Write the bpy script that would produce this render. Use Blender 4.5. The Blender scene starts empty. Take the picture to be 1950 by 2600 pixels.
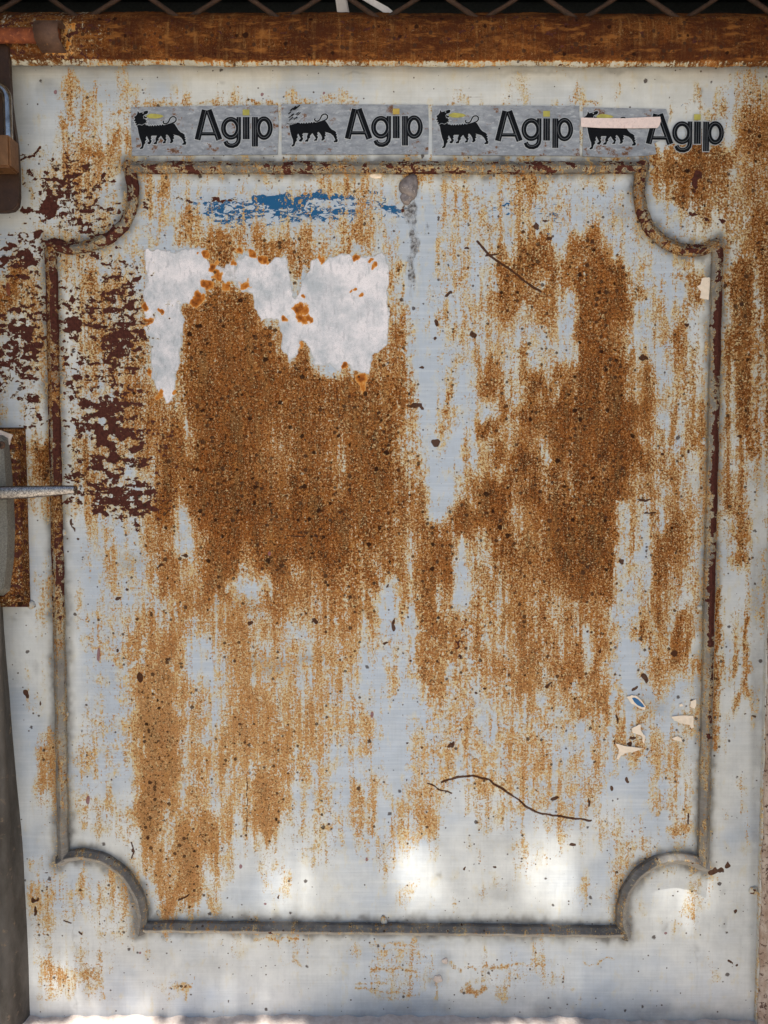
import bpy, bmesh, math, random
import numpy as np
from mathutils import Vector, Matrix
from mathutils.geometry import tessellate_polygon

random.seed(7); np.random.seed(7)
R = math.radians
sc = bpy.context.scene
COL = sc.collection

# ------------------------------------------------------------------ camera
FPX = 1953.0; TH = R(3.2); CAMY = -1.05
cam_d = bpy.data.cameras.new('camera'); cam = bpy.data.objects.new('camera', cam_d); COL.objects.link(cam)
cam_d.sensor_fit = 'VERTICAL'; cam_d.sensor_height = 36.0; cam_d.lens = FPX/2600*36.0
cam_d.clip_start = 0.01; cam_d.clip_end = 500
cam.location = (0, CAMY, 0); cam.rotation_euler = (R(90)-TH, 0, 0)
sc.camera = cam
sc.render.resolution_x = 768; sc.render.resolution_y = 1024

# ------------------------------------------------------------------ light
SV = Vector((-0.10, -1.0, 3.35)).normalized()          # towards the sun
elev = math.asin(SV.z); azim = math.atan2(SV.x, SV.y)
w = bpy.data.worlds.new('World'); sc.world = w; w.use_nodes = True
nt = w.node_tree; bg = nt.nodes['Background']
sky = nt.nodes.new('ShaderNodeTexSky'); sky.sky_type = 'NISHITA'; sky.sun_disc = False
sky.sun_elevation = elev; sky.sun_rotation = azim
nt.links.new(sky.outputs[0], bg.inputs[0]); bg.inputs[1].default_value = 0.06
sd = bpy.data.lights.new('sun', 'SUN'); sd.energy = 3.6; sd.angle = R(0.5); sd.color = (1, 0.95, 0.87)
sun = bpy.data.objects.new('sun', sd); COL.objects.link(sun)
sun.rotation_euler = SV.to_track_quat('Z', 'Y').to_euler()
sc.view_settings.view_transform = 'Standard'; sc.view_settings.look = 'None'
sc.view_settings.gamma = 1.0; sc.view_settings.exposure = 1.40
sc.render.engine = 'CYCLES'

# ------------------------------------------------------------------ helpers
CT, ST = math.cos(TH), math.sin(TH)
def P(px, py, d=0.0):
    """point of the plane y=-d that stands at that place of the survey grid"""
    u = (px-975)/FPX; v = (1300-py)/FPX
    dy = v*ST + CT; dz = v*CT - ST
    t = (-d-CAMY)/dy
    return Vector((u*t, -d, dz*t))
def to_px(X, Z, Y=0.0):
    """survey grid coordinates of points of the door plane (numpy)"""
    ry = Y-CAMY
    dep = ry*CT - Z*ST
    up = ry*ST + Z*CT
    return 975+X/dep*FPX, 1300-up/dep*FPX
def lin(r, g, b):
    f = lambda c: (c/255/12.92) if c/255 <= .04045 else ((c/255+.055)/1.055)**2.4
    return (f(r), f(g), f(b), 1)

def link(o, parent=None):
    COL.objects.link(o)
    if parent is not None: o.parent = parent
    return o
def empty(name, label, cat, loc=(0, 0, 0), group=None):
    o = bpy.data.objects.new(name, None); COL.objects.link(o); o.location = loc
    o['label'] = label; o['category'] = cat
    o.empty_display_size = .02
    if group: o['group'] = group
    return o
def tag(o, label, cat, group=None):
    o['label'] = label; o['category'] = cat
    if group: o['group'] = group
    return o
def mesh_obj(name, verts, faces, mat, parent=None, smooth=False, label=None):
    me = bpy.data.meshes.new(name); me.from_pydata([tuple(v) for v in verts], [], faces); me.update()
    if mat: me.materials.append(mat)
    if smooth:
        for p in me.polygons: p.use_smooth = True
    o = bpy.data.objects.new(name, me); link(o, parent)
    if parent is not None: o.matrix_parent_inverse = Matrix.Translation(-Vector(parent.location))
    if label: o['label'] = label
    return o
def bm_obj(name, bm, mat, parent=None, smooth=False, label=None):
    bmesh.ops.recalc_face_normals(bm, faces=bm.faces)
    me = bpy.data.meshes.new(name); bm.to_mesh(me); bm.free()
    if mat: me.materials.append(mat)
    if smooth:
        for p in me.polygons: p.use_smooth = True
    o = bpy.data.objects.new(name, me); link(o, parent)
    if parent is not None: o.matrix_parent_inverse = Matrix.Translation(-Vector(parent.location))
    if label: o['label'] = label
    return o
def set_attr(me, name, arr):
    a = me.attributes.new(name, 'FLOAT_COLOR', 'POINT'); a.data.foreach_set('color', np.ascontiguousarray(arr, dtype=np.float32).ravel())

def poly_flat(name, pts, d, mat, parent, thick=0.0, label=None):
    """flat sheet cut to an outline lying on the door, d in front of it"""
    W = [P(x, y, 0) for x, y in pts]
    tris = tessellate_polygon([[Vector((p.x, p.z, 0)) for p in W]])
    V = [(p.x, -d, p.z) for p in W]; F = [tuple(t) for t in tris]
    n = len(V)
    if thick:
        V += [(p.x, -d+thick, p.z) for p in W]
        F += [(i, (i+1) % n, n+(i+1) % n, n+i) for i in range(n)]
    me = bpy.data.meshes.new(name); me.from_pydata(V, [], F); me.update()
    bm = bmesh.new(); bm.from_mesh(me); bmesh.ops.recalc_face_normals(bm, faces=bm.faces)
    if bm.faces and sum(f.normal.y*f.calc_area() for f in bm.faces if abs(f.normal.y) > .9) > 0:
        bmesh.ops.reverse_faces(bm, faces=bm.faces)
    bm.to_mesh(me); bm.free()
    me.materials.append(mat)
    o = bpy.data.objects.new(name, me); link(o, parent)
    if label: o['label'] = label
    return o

def ribbon(path, width, closed=False):
    """outline strokes: (verts2d, quads) of a ribbon of that width"""
    n = len(path); V = []; F = []
    for i in range(n):
        a = Vector(path[(i-1) % n] if (closed or i > 0) else path[i]); b = Vector(path[(i+1) % n] if (closed or i < n-1) else path[i])
        c = Vector(path[i])
        d1 = (c-a); d2 = (b-c)
        if d1.length < 1e-9: d1 = d2
        if d2.length < 1e-9: d2 = d1
        d1.normalize(); d2.normalize()
        t = (d1+d2)
        if t.length < 1e-6: t = d1
        t.normalize(); nrm = Vector((-t.y, t.x))
        k = 1/max(.45, nrm.dot(Vector((-d1.y, d1.x))))
        V += [c+nrm*width/2*k, c-nrm*width/2*k]
    m = n if closed else n-1
    for i in range(m):
        j = (i+1) % n; F.append((2*i, 2*i+1, 2*j+1, 2*j))
    return V, F

# ------------------------------------------------------------------ materials
class NB:
    def __init__(s, name):
        s.m = bpy.data.materials.new(name); s.m.use_nodes = True
        s.t = s.m.node_tree; s.b = s.t.nodes['Principled BSDF']
        s.co = s.t.nodes.new('ShaderNodeTexCoord').outputs['Object']
    def n(s, k): return s.t.nodes.new(k)
    def l(s, a, b): s.t.links.new(a, b)
    def setin(s, sock, v):
        if hasattr(v, 'default_value') or isinstance(v, bpy.types.NodeSocket): s.l(v, sock)
        else: sock.default_value = v
    def math(s, op, a, b=0.0, c=None, clamp=False):
        n = s.n('ShaderNodeMath'); n.operation = op; n.use_clamp = clamp
        s.setin(n.inputs[0], a); s.setin(n.inputs[1], b)
        if c is not None: s.setin(n.inputs[2], c)
        return n.outputs[0]
    def mapr(s, v, a, b, c=0.0, d=1.0, smooth=False):
        n = s.n('ShaderNodeMapRange'); n.interpolation_type = 'SMOOTHSTEP' if smooth else 'LINEAR'
        s.setin(n.inputs[0], v); n.inputs[1].default_value = a; n.inputs[2].default_value = b
        n.inputs[3].default_value = c; n.inputs[4].default_value = d
        return n.outputs[0]
    def noise(s, scale, detail=3, rough=.6, sx=1, sy=1, sz=1, dist=0.0, off=0.0):
        mp = s.n('ShaderNodeMapping'); mp.inputs['Scale'].default_value = (sx, sy, sz); mp.inputs['Location'].default_value = (off, off*1.3, off*.7)
        s.l(s.co, mp.inputs[0])
        n = s.n('ShaderNodeTexNoise'); n.inputs['Scale'].default_value = scale; n.inputs['Detail'].default_value = detail
        n.inputs['Roughness'].default_value = rough; n.inputs['Distortion'].default_value = dist
        s.l(mp.outputs[0], n.inputs[0])
        return n.outputs[0]
    def voro(s, scale, sx=1, sy=1, sz=1, off=0.0):
        mp = s.n('ShaderNodeMapping'); mp.inputs['Scale'].default_value = (sx, sy, sz); mp.inputs['Location'].default_value = (off, off, off)
        s.l(s.co, mp.inputs[0])
        n = s.n('ShaderNodeTexVoronoi'); n.inputs['Scale'].default_value = scale
        s.l(mp.outputs[0], n.inputs[0])
        return n
    def ramp(s, v, stops, interp='LINEAR'):
        n = s.n('ShaderNodeValToRGB'); n.color_ramp.interpolation = interp
        e = n.color_ramp.elements
        while len(e) > 1: e.remove(e[-1])
        e[0].position = stops[0][0]; e[0].color = stops[0][1]
        for p, c in stops[1:]:
            x = e.new(p); x.color = c
        s.setin(n.inputs[0], v); return n.outputs[0]
    def mix(s, f, a, b, mode='MIX'):
        n = s.n('ShaderNodeMix'); n.data_type = 'RGBA'; n.blend_type = mode
        s.setin(n.inputs[0], f); s.setin(n.inputs[6], a); s.setin(n.inputs[7], b)
        return n.outputs[2]
    def attr(s, name):
        n = s.n('ShaderNodeAttribute'); n.attribute_name = name
        sp = s.n('ShaderNodeSeparateColor'); s.l(n.outputs['Color'], sp.inputs[0])
        return sp.outputs[0], sp.outputs[1], sp.outputs[2], n.outputs['Alpha']
    def bump(s, h, strength=.4, dist=.001, prev=None):
        n = s.n('ShaderNodeBump'); n.inputs['Strength'].default_value = strength; n.inputs['Distance'].default_value = dist
        s.l(h, n.inputs['Height'])
        if prev is not None: s.l(prev, n.inputs['Normal'])
        return n.outputs[0]
    def out(s, col=None, rough=None, metal=None, normal=None, spec=None):
        if col is not None: s.setin(s.b.inputs['Base Color'], col)
        if rough is not None: s.setin(s.b.inputs['Roughness'], rough)
        if metal is not None: s.setin(s.b.inputs['Metallic'], metal)
        if normal is not None: s.l(normal, s.b.inputs['Normal'])
        if spec is not None: s.b.inputs['Specular IOR Level'].default_value = spec
        return s.m

def weathered(name, paintA=(170, 180, 193), paintB=(204, 206, 205), grain=1.0, deep=(120, 70, 30)):
    """old paint over rusting steel; how much of each comes from the wear attributes, the grain from noise"""
    s = NB(name)
    rust, flake, blue, white = s.attr('wear')
    orange, grime_shade, scr, pink = s.attr('wear_shade2')
    warm, blueish, smear, rustdark = s.attr('wear3')
    fine = s.noise(420, 3, .75)
    fine2 = s.noise(210, 3, .65, off=3)
    med = s.noise(62, 4, .6, sz=.75, dist=.3)
    strk = s.noise(1, 3, .6, sx=150, sy=20, sz=13, off=5)
    strk3 = s.noise(1, 3, .6, sx=270, sy=20, sz=16, off=45)
    strk2 = s.noise(1, 2, .6, sx=520, sy=20, sz=40, off=9)
    hor = s.noise(1, 2, .6, sx=35, sy=20, sz=620, off=2)
    def cen(v, k): return s.math('MULTIPLY', s.math('SUBTRACT', v, .5), k)
    # speckle grows where the rust is half grown, so solid rust and clean paint stay solid
    N = cen(fine, 2.1*(.4+.6*grain))
    for a in (cen(fine2, 1.15), cen(med, 1.05), cen(strk, 1.05), cen(strk3, .65), cen(strk2, .45), cen(hor, .28)): N = s.math('ADD', N, a)
    v = s.math('ADD', s.math('ADD', s.math('MULTIPLY', rust, .92), s.mapr(rust, .55, .85, 0, .10)), N)
    v = s.math('SUBTRACT', v, s.mapr(rust, 0.0, 0.12, .42, 0.0))
    # paint
    lf = s.noise(9, 3, .55, off=1)
    mot = s.noise(46, 5, .65, off=4)
    paint = s.mix(s.mapr(s.math('ADD', lf, s.math('MULTIPLY', s.math('SUBTRACT', blueish, .5), .8)), .32, .68, 0, 1, True), lin(*paintB), lin(*paintA))
    paint = s.mix(s.mapr(mot, .40, .72, 0, .30), paint, lin(150, 155, 160))
    paint = s.mix(s.mapr(s.noise(1, 2, .5, sx=14, sy=20, sz=420, off=8), .46, .66, 0, .16), paint, lin(222, 224, 224))
    paint = s.mix(s.mapr(s.noise(1, 3, .6, sx=300, sy=20, sz=24, off=18), .50, .72, 0, .12), paint, lin(140, 142, 146))
    paint = s.mix(s.math('MULTIPLY', warm, s.mapr(mot, .3, .7, .35, .9)), paint, lin(205, 196, 172))
    stain = s.mapr(s.math('ADD', s.math('ADD', rust, cen(med, 1.5)), cen(strk, .9)), .12, .62)
    paint = s.mix(s.math('MULTIPLY', stain, .80), paint, s.mix(s.mapr(fine2, .4, .6), lin(204, 198, 172), lin(196, 178, 136)))
    # blue layer that is left of an old sign
    bn = s.noise(1, 5, .62, sx=95, sy=40, sz=190, dist=1.2, off=6)
    bm_ = s.mapr(s.math('ADD', blue, cen(bn, 2.2)), .50, .54)
    paint = s.mix(bm_, paint, lin(20, 82, 126))
    # white overpaint
    wn = s.noise(120, 4, .6, off=12)
    wcol = s.mix(s.mapr(s.noise(28, 5, .7, off=14), .36, .62), lin(178, 183, 190), lin(228, 223, 227))
    wcol = s.mix(s.mapr(s.noise(900, 2, .7, off=15), .5, .75, 0, .22), wcol, lin(130, 132, 138))
    wn2 = s.noise(330, 4, .7, off=13)
    wv = s.math('ADD', s.math('ADD', white, cen(wn, .75)), cen(wn2, .5))
    wmask = s.mapr(wv, .46, .54)
    wcol = s.mix(s.mapr(wv, .50, .72, .75, 0), wcol, lin(150, 150, 150))  # grey rim: scuffs and a painted shadow line at the edge
    wcol = s.mix(s.mapr(s.noise(1, 4, .7, sx=160, sy=30, sz=60, off=17), .54, .66, 0, .45), wcol, lin(146, 150, 158))
    wcol = s.mix(s.mapr(s.noise(1200, 2, .8, off=19), .56, .68, 0, .55), wcol, lin(96, 98, 104))
    paint = s.mix(wmask, paint, wcol)
    # dried grey drip and smears
    sn = s.noise(70, 5, .7, sz=.6, off=20)
    smk = s.mapr(s.math('ADD', smear, cen(sn, 1.5)), .40, .66)
    paint = s.mix(smk, paint, s.mix(s.mapr(s.noise(130, 4, .7, off=22), .42, .6), lin(78, 74, 74), lin(160, 162, 165)))
    gr = s.math('MULTIPLY', grime_shade, s.mapr(s.noise(24, 5, .7, off=25), .28, .62, .45, 1.0))  # mask holds dirt as well as painted contact shade
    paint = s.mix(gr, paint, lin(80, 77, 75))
    # rust ramp
    wr = s.math('SUBTRACT', v, s.math('MULTIPLY', wmask, .95))
    r0 = s.mapr(wr, 0.2, 1.5)   # .4->.154  .5->.23  .6->.31  .8->.46 1->.615
    rcol = s.ramp(r0, [(.10, lin(192, 192, 178)), (.20, lin(196, 182, 146)), (.27, lin(190, 144, 80)), (.35, lin(158, 98, 42)),
                       (.45, lin(136, 75, 29)), (.58, lin(108, 54, 20)), (.80, lin(48, 26, 13))])
    rmask = s.mapr(wr, .34, .47)
    rc2 = s.mix(s.mapr(rustdark, .5, 1.0, 0, .80), rcol, lin(70, 38, 20))
    rc2 = s.mix(s.mapr(rustdark, 0.0, .5, .52, 0), rc2, lin(206, 162, 112))
    rc2 = s.mix(s.mapr(s.noise(15, 4, .6, off=31), .38, .66, 0, .30), rc2, lin(158, 94, 44))
    rc2 = s.mix(s.mapr(s.math('ADD', s.math('MULTIPLY', strk, .6), s.math('MULTIPLY', strk3, .4)), .52, .66, 0, .45), rc2, lin(166, 120, 70))
    rc2 = s.mix(s.mapr(s.math('ADD', s.math('MULTIPLY', strk, .4), s.math('MULTIPLY', strk3, .6)), .48, .34, 0, .40), rc2, lin(88, 46, 20))
    rc2 = s.mix(s.mapr(s.noise(650, 2, .7, off=33), .50, .66, 0, .5*grain), rc2, lin(172, 130, 82))
    pn = s.noise(270, 3, .72, off=35)
    rc2 = s.mix(s.mapr(s.math('ADD', pn, s.math('MULTIPLY', s.math('SUBTRACT', rust, .6), .10)), .585, .64, 0, .85*grain), rc2, lin(44, 25, 14))
    rc2 = s.mix(s.mapr(s.noise(560, 2, .7, off=36), .52, .66, 0, .6*grain), rc2, lin(58, 33, 17))
    col = s.mix(rmask, paint, rc2)
    fl = s.mapr(s.math('ADD', s.noise(380, 3, .75, off=37), s.math('MULTIPLY', s.math('SUBTRACT', .85, rust), .17)), .555, .61, 0, .85*grain)
    rc3 = s.mix(fl, rc2, s.mix(s.mapr(med, .4, .6), lin(176, 128, 70), lin(202, 182, 138)))
    col = s.mix(rmask, paint, rc3)
    if grain < .5:
        big = s.noise(1, 4, .65, sx=22, sy=20, sz=60, off=70)
        rc3 = s.mix(s.mapr(big, .44, .60, 0, .78), rc3, lin(62, 32, 20))
        rc3 = s.mix(s.mapr(s.noise(1, 4, .65, sx=30, sy=20, sz=110, off=72), .54, .66, 0, .7), rc3, lin(142, 92, 46))
        col = s.mix(rmask, paint, rc3)
    # orange blooms
    on = s.noise(170, 4, .7, off=40)
    on2 = s.noise(80, 3, .6, sz=.6, off=42)
    ov = s.math('ADD', s.math('ADD', s.math('MULTIPLY', orange, .82), cen(on, 1.0)), cen(on2, 1.3))
    ov = s.math('SUBTRACT', ov, s.mapr(orange, 0, .12, 1.0, 0))
    om = s.mapr(ov, .36, .5)
    ocol = s.ramp(s.mapr(ov, .3, 1.1), [(.05, lin(230, 200, 150)), (.28, lin(196, 132, 62)), (.55, lin(160, 92, 38)), (.9, lin(104, 58, 28))])
    col = s.mix(om, col, ocol)
    # bare maroon primer where the paint flaked off, each with a sharp ragged rim
    fn = s.noise(105, 4, .62, sz=1.1, dist=.5, off=50)
    fn2 = s.noise(300, 3, .6, off=52)
    fn3 = s.noise(1, 3, .6, sx=34, sy=20, sz=130, off=54)
    fv = s.math('ADD', s.math('ADD', s.math('ADD', s.math('ADD', flake, s.mapr(flake, .86, 1.0, 0, .4)), s.mapr(flake, 0, .22, -.7, 0)), s.math('ADD', cen(fn, 2.4), cen(fn3, 1.6))), cen(fn2, .75))
    fm = s.mapr(fv, .66, .70)
    rim = s.mapr(fv, .52, .66, 0, .55)
    col = s.mix(s.math('MULTIPLY', rim, s.math('SUBTRACT', 1.0, rmask)), col, lin(204, 190, 150))
    fcol = s.mix(s.mapr(s.noise(260, 4, .7, off=55), .4, .65), lin(66, 38, 34), lin(86, 50, 42))
    col = s.mix(fm, col, fcol)
    # pinholes and pits, thicker where it rusts
    vo = s.voro(150, off=3)
    sp = s.n('ShaderNodeSeparateColor'); s.l(vo.outputs['Color'], sp.inputs[0])
    pr = s.math('MULTIPLY', s.math('POWER', sp.outputs[0], 5.0), s.mapr(rust, 0, .9, .20, .50))
    pit = s.mapr(s.math('SUBTRACT', vo.outputs['Distance'], s.math('ADD', pr, cen(fine, .25))), -.03, .03, 1, 0)
    pit = s.math('MULTIPLY', pit, s.math('SUBTRACT', 1.0, wmask))
    col = s.mix(s.math('MULTIPLY', pit, .85), col, lin(62, 42, 30))
    vo2 = s.voro(46, off=7)
    sp2 = s.n('ShaderNodeSeparateColor'); s.l(vo2.outputs['Color'], sp2.inputs[0])
    pr2 = s.math('MULTIPLY', s.math('POWER', sp2.outputs[1], 10.0), .13)
    pit2 = s.mapr(s.math('SUBTRACT', vo2.outputs['Distance'], s.math('ADD', pr2, cen(fine2, .30))), -.02, .02, 1, 0)
    pit2 = s.math('MULTIPLY', pit2, s.math('SUBTRACT', 1.0, wmask))
    col = s.mix(s.math('MULTIPLY', pit2, .85), col, lin(54, 38, 32))
    vo3 = s.voro(88, off=11)
    sp3 = s.n('ShaderNodeSeparateColor'); s.l(vo3.outputs['Color'], sp3.inputs[0])
    pr3 = s.math('MULTIPLY', s.math('MULTIPLY', s.math('POWER', sp3.outputs[2], 2.6), .34), s.mapr(rust, .45, .9))
    pit3 = s.mapr(s.math('SUBTRACT', vo3.outputs['Distance'], s.math('ADD', pr3, cen(fine2, .45))), -.05, .03, 1, 0)
    pit3 = s.math('MULTIPLY', s.math('MULTIPLY', pit3, s.math('SUBTRACT', 1.0, wmask)), s.mapr(rust, .35, .7))
    col = s.mix(s.math('MULTIPLY', pit3, .93), col, lin(40, 23, 15))
    # scratches down to the steel, faded maroon drops
    scm = s.mapr(s.math('ADD', s.math('ADD', scr, cen(fine2, .45)), cen(med, .3)), .38, .52)
    scm = s.math('MULTIPLY', scm, s.mapr(scr, 0, .15))
    col = s.mix(scm, col, lin(72, 46, 32))
    pkm = s.mapr(pink, .45, .55)
    col = s.mix(s.math('MULTIPLY', pkm, .9), col, lin(128, 88, 92))
    # relief
    h = s.math('ADD', s.math('MULTIPLY', rmask, s.math('ADD', s.math('MULTIPLY', fine, .9), .1)), s.math('MULTIPLY', fm, -.9))
    h = s.math('ADD', h, s.math('MULTIPLY', wmask, .5))
    h = s.math('ADD', h, s.math('MULTIPLY', s.math('ADD', scm, s.math('ADD', pit, pit2)), -.6))
    h = s.math('ADD', h, s.math('MULTIPLY', om, .7))
    brush = s.noise(1, 3, .6, sx=12, sy=20, sz=560, off=60)
    b1 = s.bump(s.math('ADD', brush, s.math('MULTIPLY', mot, .8)), .22, .0006)
    b2 = s.bump(h, .75, .0005, b1)
    allr = s.math('MAXIMUM', s.math('MAXIMUM', rmask, fm), om)
    rough = s.math('ADD', s.mapr(allr, 0, 1, .50, .88), s.math('MULTIPLY', cen(mot, .3), 1.0))
    s.l(s.mapr(allr, 0, 1, .26, .05), s.b.inputs['Specular IOR Level'])
    return s.out(col, rough, 0.0, b2)
M_W = weathered('weathered_paint')
M_RAIL = weathered('rusty_rail', grain=.35)
M_MOULD = weathered('aged_moulding_paint', (112, 110, 110), (136, 130, 124), grain=.7)

def simple(name, c1, c2, scale=60, rough=.6, metal=0.0, bump=.3, bdist=.0006, spec=.4, stretch=(1, 1, 1), c3=None, k3=(.6, .7)):
    s = NB(name)
    n = s.noise(scale, 5, .65, sx=stretch[0], sy=stretch[1], sz=stretch[2])
    col = s.mix(s.mapr(n, .36, .64), lin(*c1), lin(*c2))
    if c3:
        n3 = s.noise(scale*2.3, 5, .7, off=5)
        col = s.mix(s.mapr(n3, *k3), col, lin(*c3))
    f = s.noise(scale*7, 3, .7, off=3)
    return s.out(col, s.mapr(f, .3, .7, rough-.1, rough+.12), metal, s.bump(s.math('ADD', n, f), bump, bdist), spec)

M_BLACK = simple('black_print', (8, 10, 14), (14, 16, 21), 90, .6, bump=.05, spec=.12)
M_INL = simple('grey_inline', (96, 100, 108), (120, 124, 130), 90, .5, bump=.05)
M_PALE = simple('pale_outline', (158, 164, 172), (178, 182, 188), 90, .5, bump=.05)
M_YEL = simple('yellow_print', (150, 146, 70), (176, 168, 84), 120, .5, bump=.05)
M_YEL2 = simple('ochre_print', (168, 140, 66), (180, 158, 78), 120, .5, bump=.05)
M_TAPE = simple('paper_tape', (228, 208, 204), (214, 196, 194), 200, .7, c3=(168, 120, 108), k3=(.60, .68), bump=.2)
M_PAPER = simple('torn_paper', (232, 216, 198), (216, 202, 184), 150, .8, c3=(190, 168, 146), k3=(.62, .7), bump=.25)
M_BLUE = simple('blue_print', (22, 86, 138), (34, 98, 148), 100, .5)
M_PLASTER = simple('plaster', (196, 180, 170), (214, 202, 194), 120, .85, c3=(186, 150, 134), k3=(.64, .70), bump=.9, bdist=.0015)
M_JAMB = simple('jamb_plaster', (182, 168, 156), (146, 124, 108), 70, .9, c3=(70, 42, 32), k3=(.54, .62), bump=.9, bdist=.0015, stretch=(1, 1, .5))
M_DARK = simple('dark_shutter', (9, 12, 12), (15, 18, 18), 30, .6)
M_BAR = simple('rusty_bar', (62, 40, 26), (42, 28, 20), 180, .8, c3=(84, 70, 52), k3=(.60, .70), bump=.6)
M_STRAPW = simple('white_plastic', (206, 200, 198), (180, 174, 172), 60, .5, stretch=(1, 1, .2))
M_GROUND = simple('pale_paving', (205, 196, 180), (190, 182, 168), 3, .9, bump=.5, bdist=.004)
M_GOBO_LEAF = simple('gobo_leaf', (70, 98, 40), (92, 120, 56), 12, .6)
M_BRANCH = simple('bark', (92, 76, 60), (70, 58, 46), 40, .9)
M_SHADING_CANOPY = simple('shading_canopy_metal', (150, 148, 142), (128, 122, 112), 10, .6)
M_BRASS = simple('brown_brass', (112, 78, 52), (134, 96, 64), 60, .42, metal=.55, bump=.12, c3=(84, 54, 36), k3=(.58, .72))
M_CHROME = simple('chrome', (176, 170, 164), (120, 114, 110), 90, .16, metal=1.0, bump=.15, bdist=.0004)
M_LEVER = simple('worn_chrome', (172, 166, 162), (96, 92, 92), 420, .22, metal=1.0, bump=.30, bdist=.0006)
M_CAST = simple('cast_metal', (104, 103, 98), (136, 134, 128), 420, .5, metal=.35, bump=.8, c3=(84, 84, 76), k3=(.54, .62))
M_HASP = simple('brown_hasp', (60, 40, 28), (46, 30, 22), 50, .5, metal=.2, bump=.3, c3=(96, 66, 40), k3=(.62, .72))
M_ORANGE = simple('orange_rust', (128, 66, 32), (96, 44, 24), 90, .7, c3=(166, 98, 58), k3=(.56, .66), bump=.7)
M_BRACKET = simple('bracket_steel', (92, 66, 52), (72, 50, 40), 80, .7, c3=(126, 92, 58), k3=(.60, .70), bump=.6)
M_ALU = simple('silver_filler', (138, 128, 126), (110, 102, 100), 160, .42, metal=.3, bump=.5, c3=(200, 186, 178), k3=(.58, .68))

def m_sticker():
    s = NB('sticker_film')
    a = s.noise(1, 4, .65, sx=60, sy=20, sz=150, off=1)
    col = s.mix(s.mapr(a, .36, .64), lin(122, 127, 136), lin(150, 155, 163))
    b = s.noise(1, 5, .75, sx=90, sy=20, sz=260, off=3)
    col = s.mix(s.mapr(b, .54, .68, 0, .75), col, lin(182, 187, 194))
    col = s.mix(s.mapr(s.noise(150, 5, .7, off=6), .52, .70, 0, .6), col, lin(104, 108, 118))
    r = s.noise(55, 5, .72, sz=1.4, off=9)
    ed = s.attr('edge')[0]
    rv = s.math('ADD', r, s.math('MULTIPLY', ed, .16))
    rc = s.ramp(s.mapr(rv, .63, .86), [(0, lin(150, 132, 108)), (.3, lin(124, 88, 58)), (.8, lin(84, 54, 34))])
    col = s.mix(s.mapr(rv, .69, .75), col, rc)
    return s.out(col, .5, 0, s.bump(s.math('ADD', a, b), .25, .0004), .4)
M_STICK = m_sticker()

# ------------------------------------------------------------------ wear maps (survey of the rust, 50 px cells)
RG = """
000000000000000000000000000000000000000
000000000000000000000000000000000000000
000000000000000000000000000000000000000
000000000000000000000000000011000000011
000431310000000000000000002000110000123
001431331334222433010112111123100123355
000532200000000000000000000000000000067
012356500000000000000000000014345667777
014555232222233333333333333222332688756
023563145100100144425522224533410588656
001245323223324545433344304341111026655
013134012544434324640013534332312145447
002300113466565645620431455768633222447
321444210166023710156414178776882241187
852365310056300500014403167664984416088
852255230468820500055232457653996526088
433155360788853500067423434639774372277
235145361688894400066213334547972463388
225134562589996741276111667474798254277
114243674699998865576232767866898446477
123233776699998585578526187796898555388
113233676599998878885454868796997655777
058265668699998678785444287596996646356
058165558899998678785535359788799663565
355155249599998878887573797877986554484
335154249699998999887773897988995554483
000142457489989999876778876798973764426
001024367289989998675788487699963864251
002033157589798988675787478788953854236
004012157488547776785864667786842854145
003021144664677766545764667785842755155
001032465665655666654775667767653747155
000033567534654455354765557776747486155
001022568224654455363754676777716561561
010012268324654455343754557668715427411
010012287525864444231434347454752112174
001023298425765654531234234436435233214
004022388446866655423435354422343344200
005042488556656443143324435525135340100
005211198435485542163342554444014132100
003334188343585242613421234342301422030
001233387274686343513512223243310140020
001001355674333323323200001022132123002
011000147853221210121001102101043210010
002024414823012000000000011000042102100
033143428751001000002011100002110002000
022121305410000000000000000001021022000
022002200011232110000000001000000000000
012124120002101311224310103310000000000
016451002100001000024411333421100000310
013313002200000000033310430110000000000
000000000000000000000000000012000000000
""".split()
# flakes down to the maroon primer
FG = """
000000000000000000
000000000000000000
000000000000000000
000000000000000000
000100000000000000
000100000000000000
000000000000000000
001210000000000000
023320000000000000
014543000000000000
013443210000000000
012342100000000000
444152100000000000
560112310000000000
232213400000000000
142334401000000000
673453630000000000
572325730000000000
650345310000000000
320433320000000000
130356420000000000
031346731000000000
010225832000000000
000327621000000000
000336531000000000
000325672000000000
000101220000000000
""".split()
for i, r in enumerate(RG): assert len(r) == 39, (i, len(r))
assert len(RG) == 52

def grid_field(rows, PX, PY, ncol=39, nrow=52):
    G = np.zeros((nrow+2, ncol+2))
    for j, r in enumerate(rows):
        for i, c in enumerate(r): G[j+1, i+1] = int(c)/9
    G[0] = G[1]; G[-1] = G[-2]; G[:, 0] = G[:, 1]; G[:, -1] = G[:, -2]
    gx = np.clip(PX/50+.5, 0, ncol+.999); gy = np.clip(PY/50+.5, 0, nrow+.999)
    ix = gx.astype(int); iy = gy.astype(int); fx = gx-ix; fy = gy-iy
    fx = fx*fx*(3-2*fx); fy = fy*fy*(3-2*fy)
    return (G[iy, ix]*(1-fx)+G[iy, ix+1]*fx)*(1-fy)+(G[iy+1, ix]*(1-fx)+G[iy+1, ix+1]*fx)*fy

def T(tx, ty, pts, s=.3918):
    return [(tx+x*s, ty+y*s) for x, y in pts]

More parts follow.
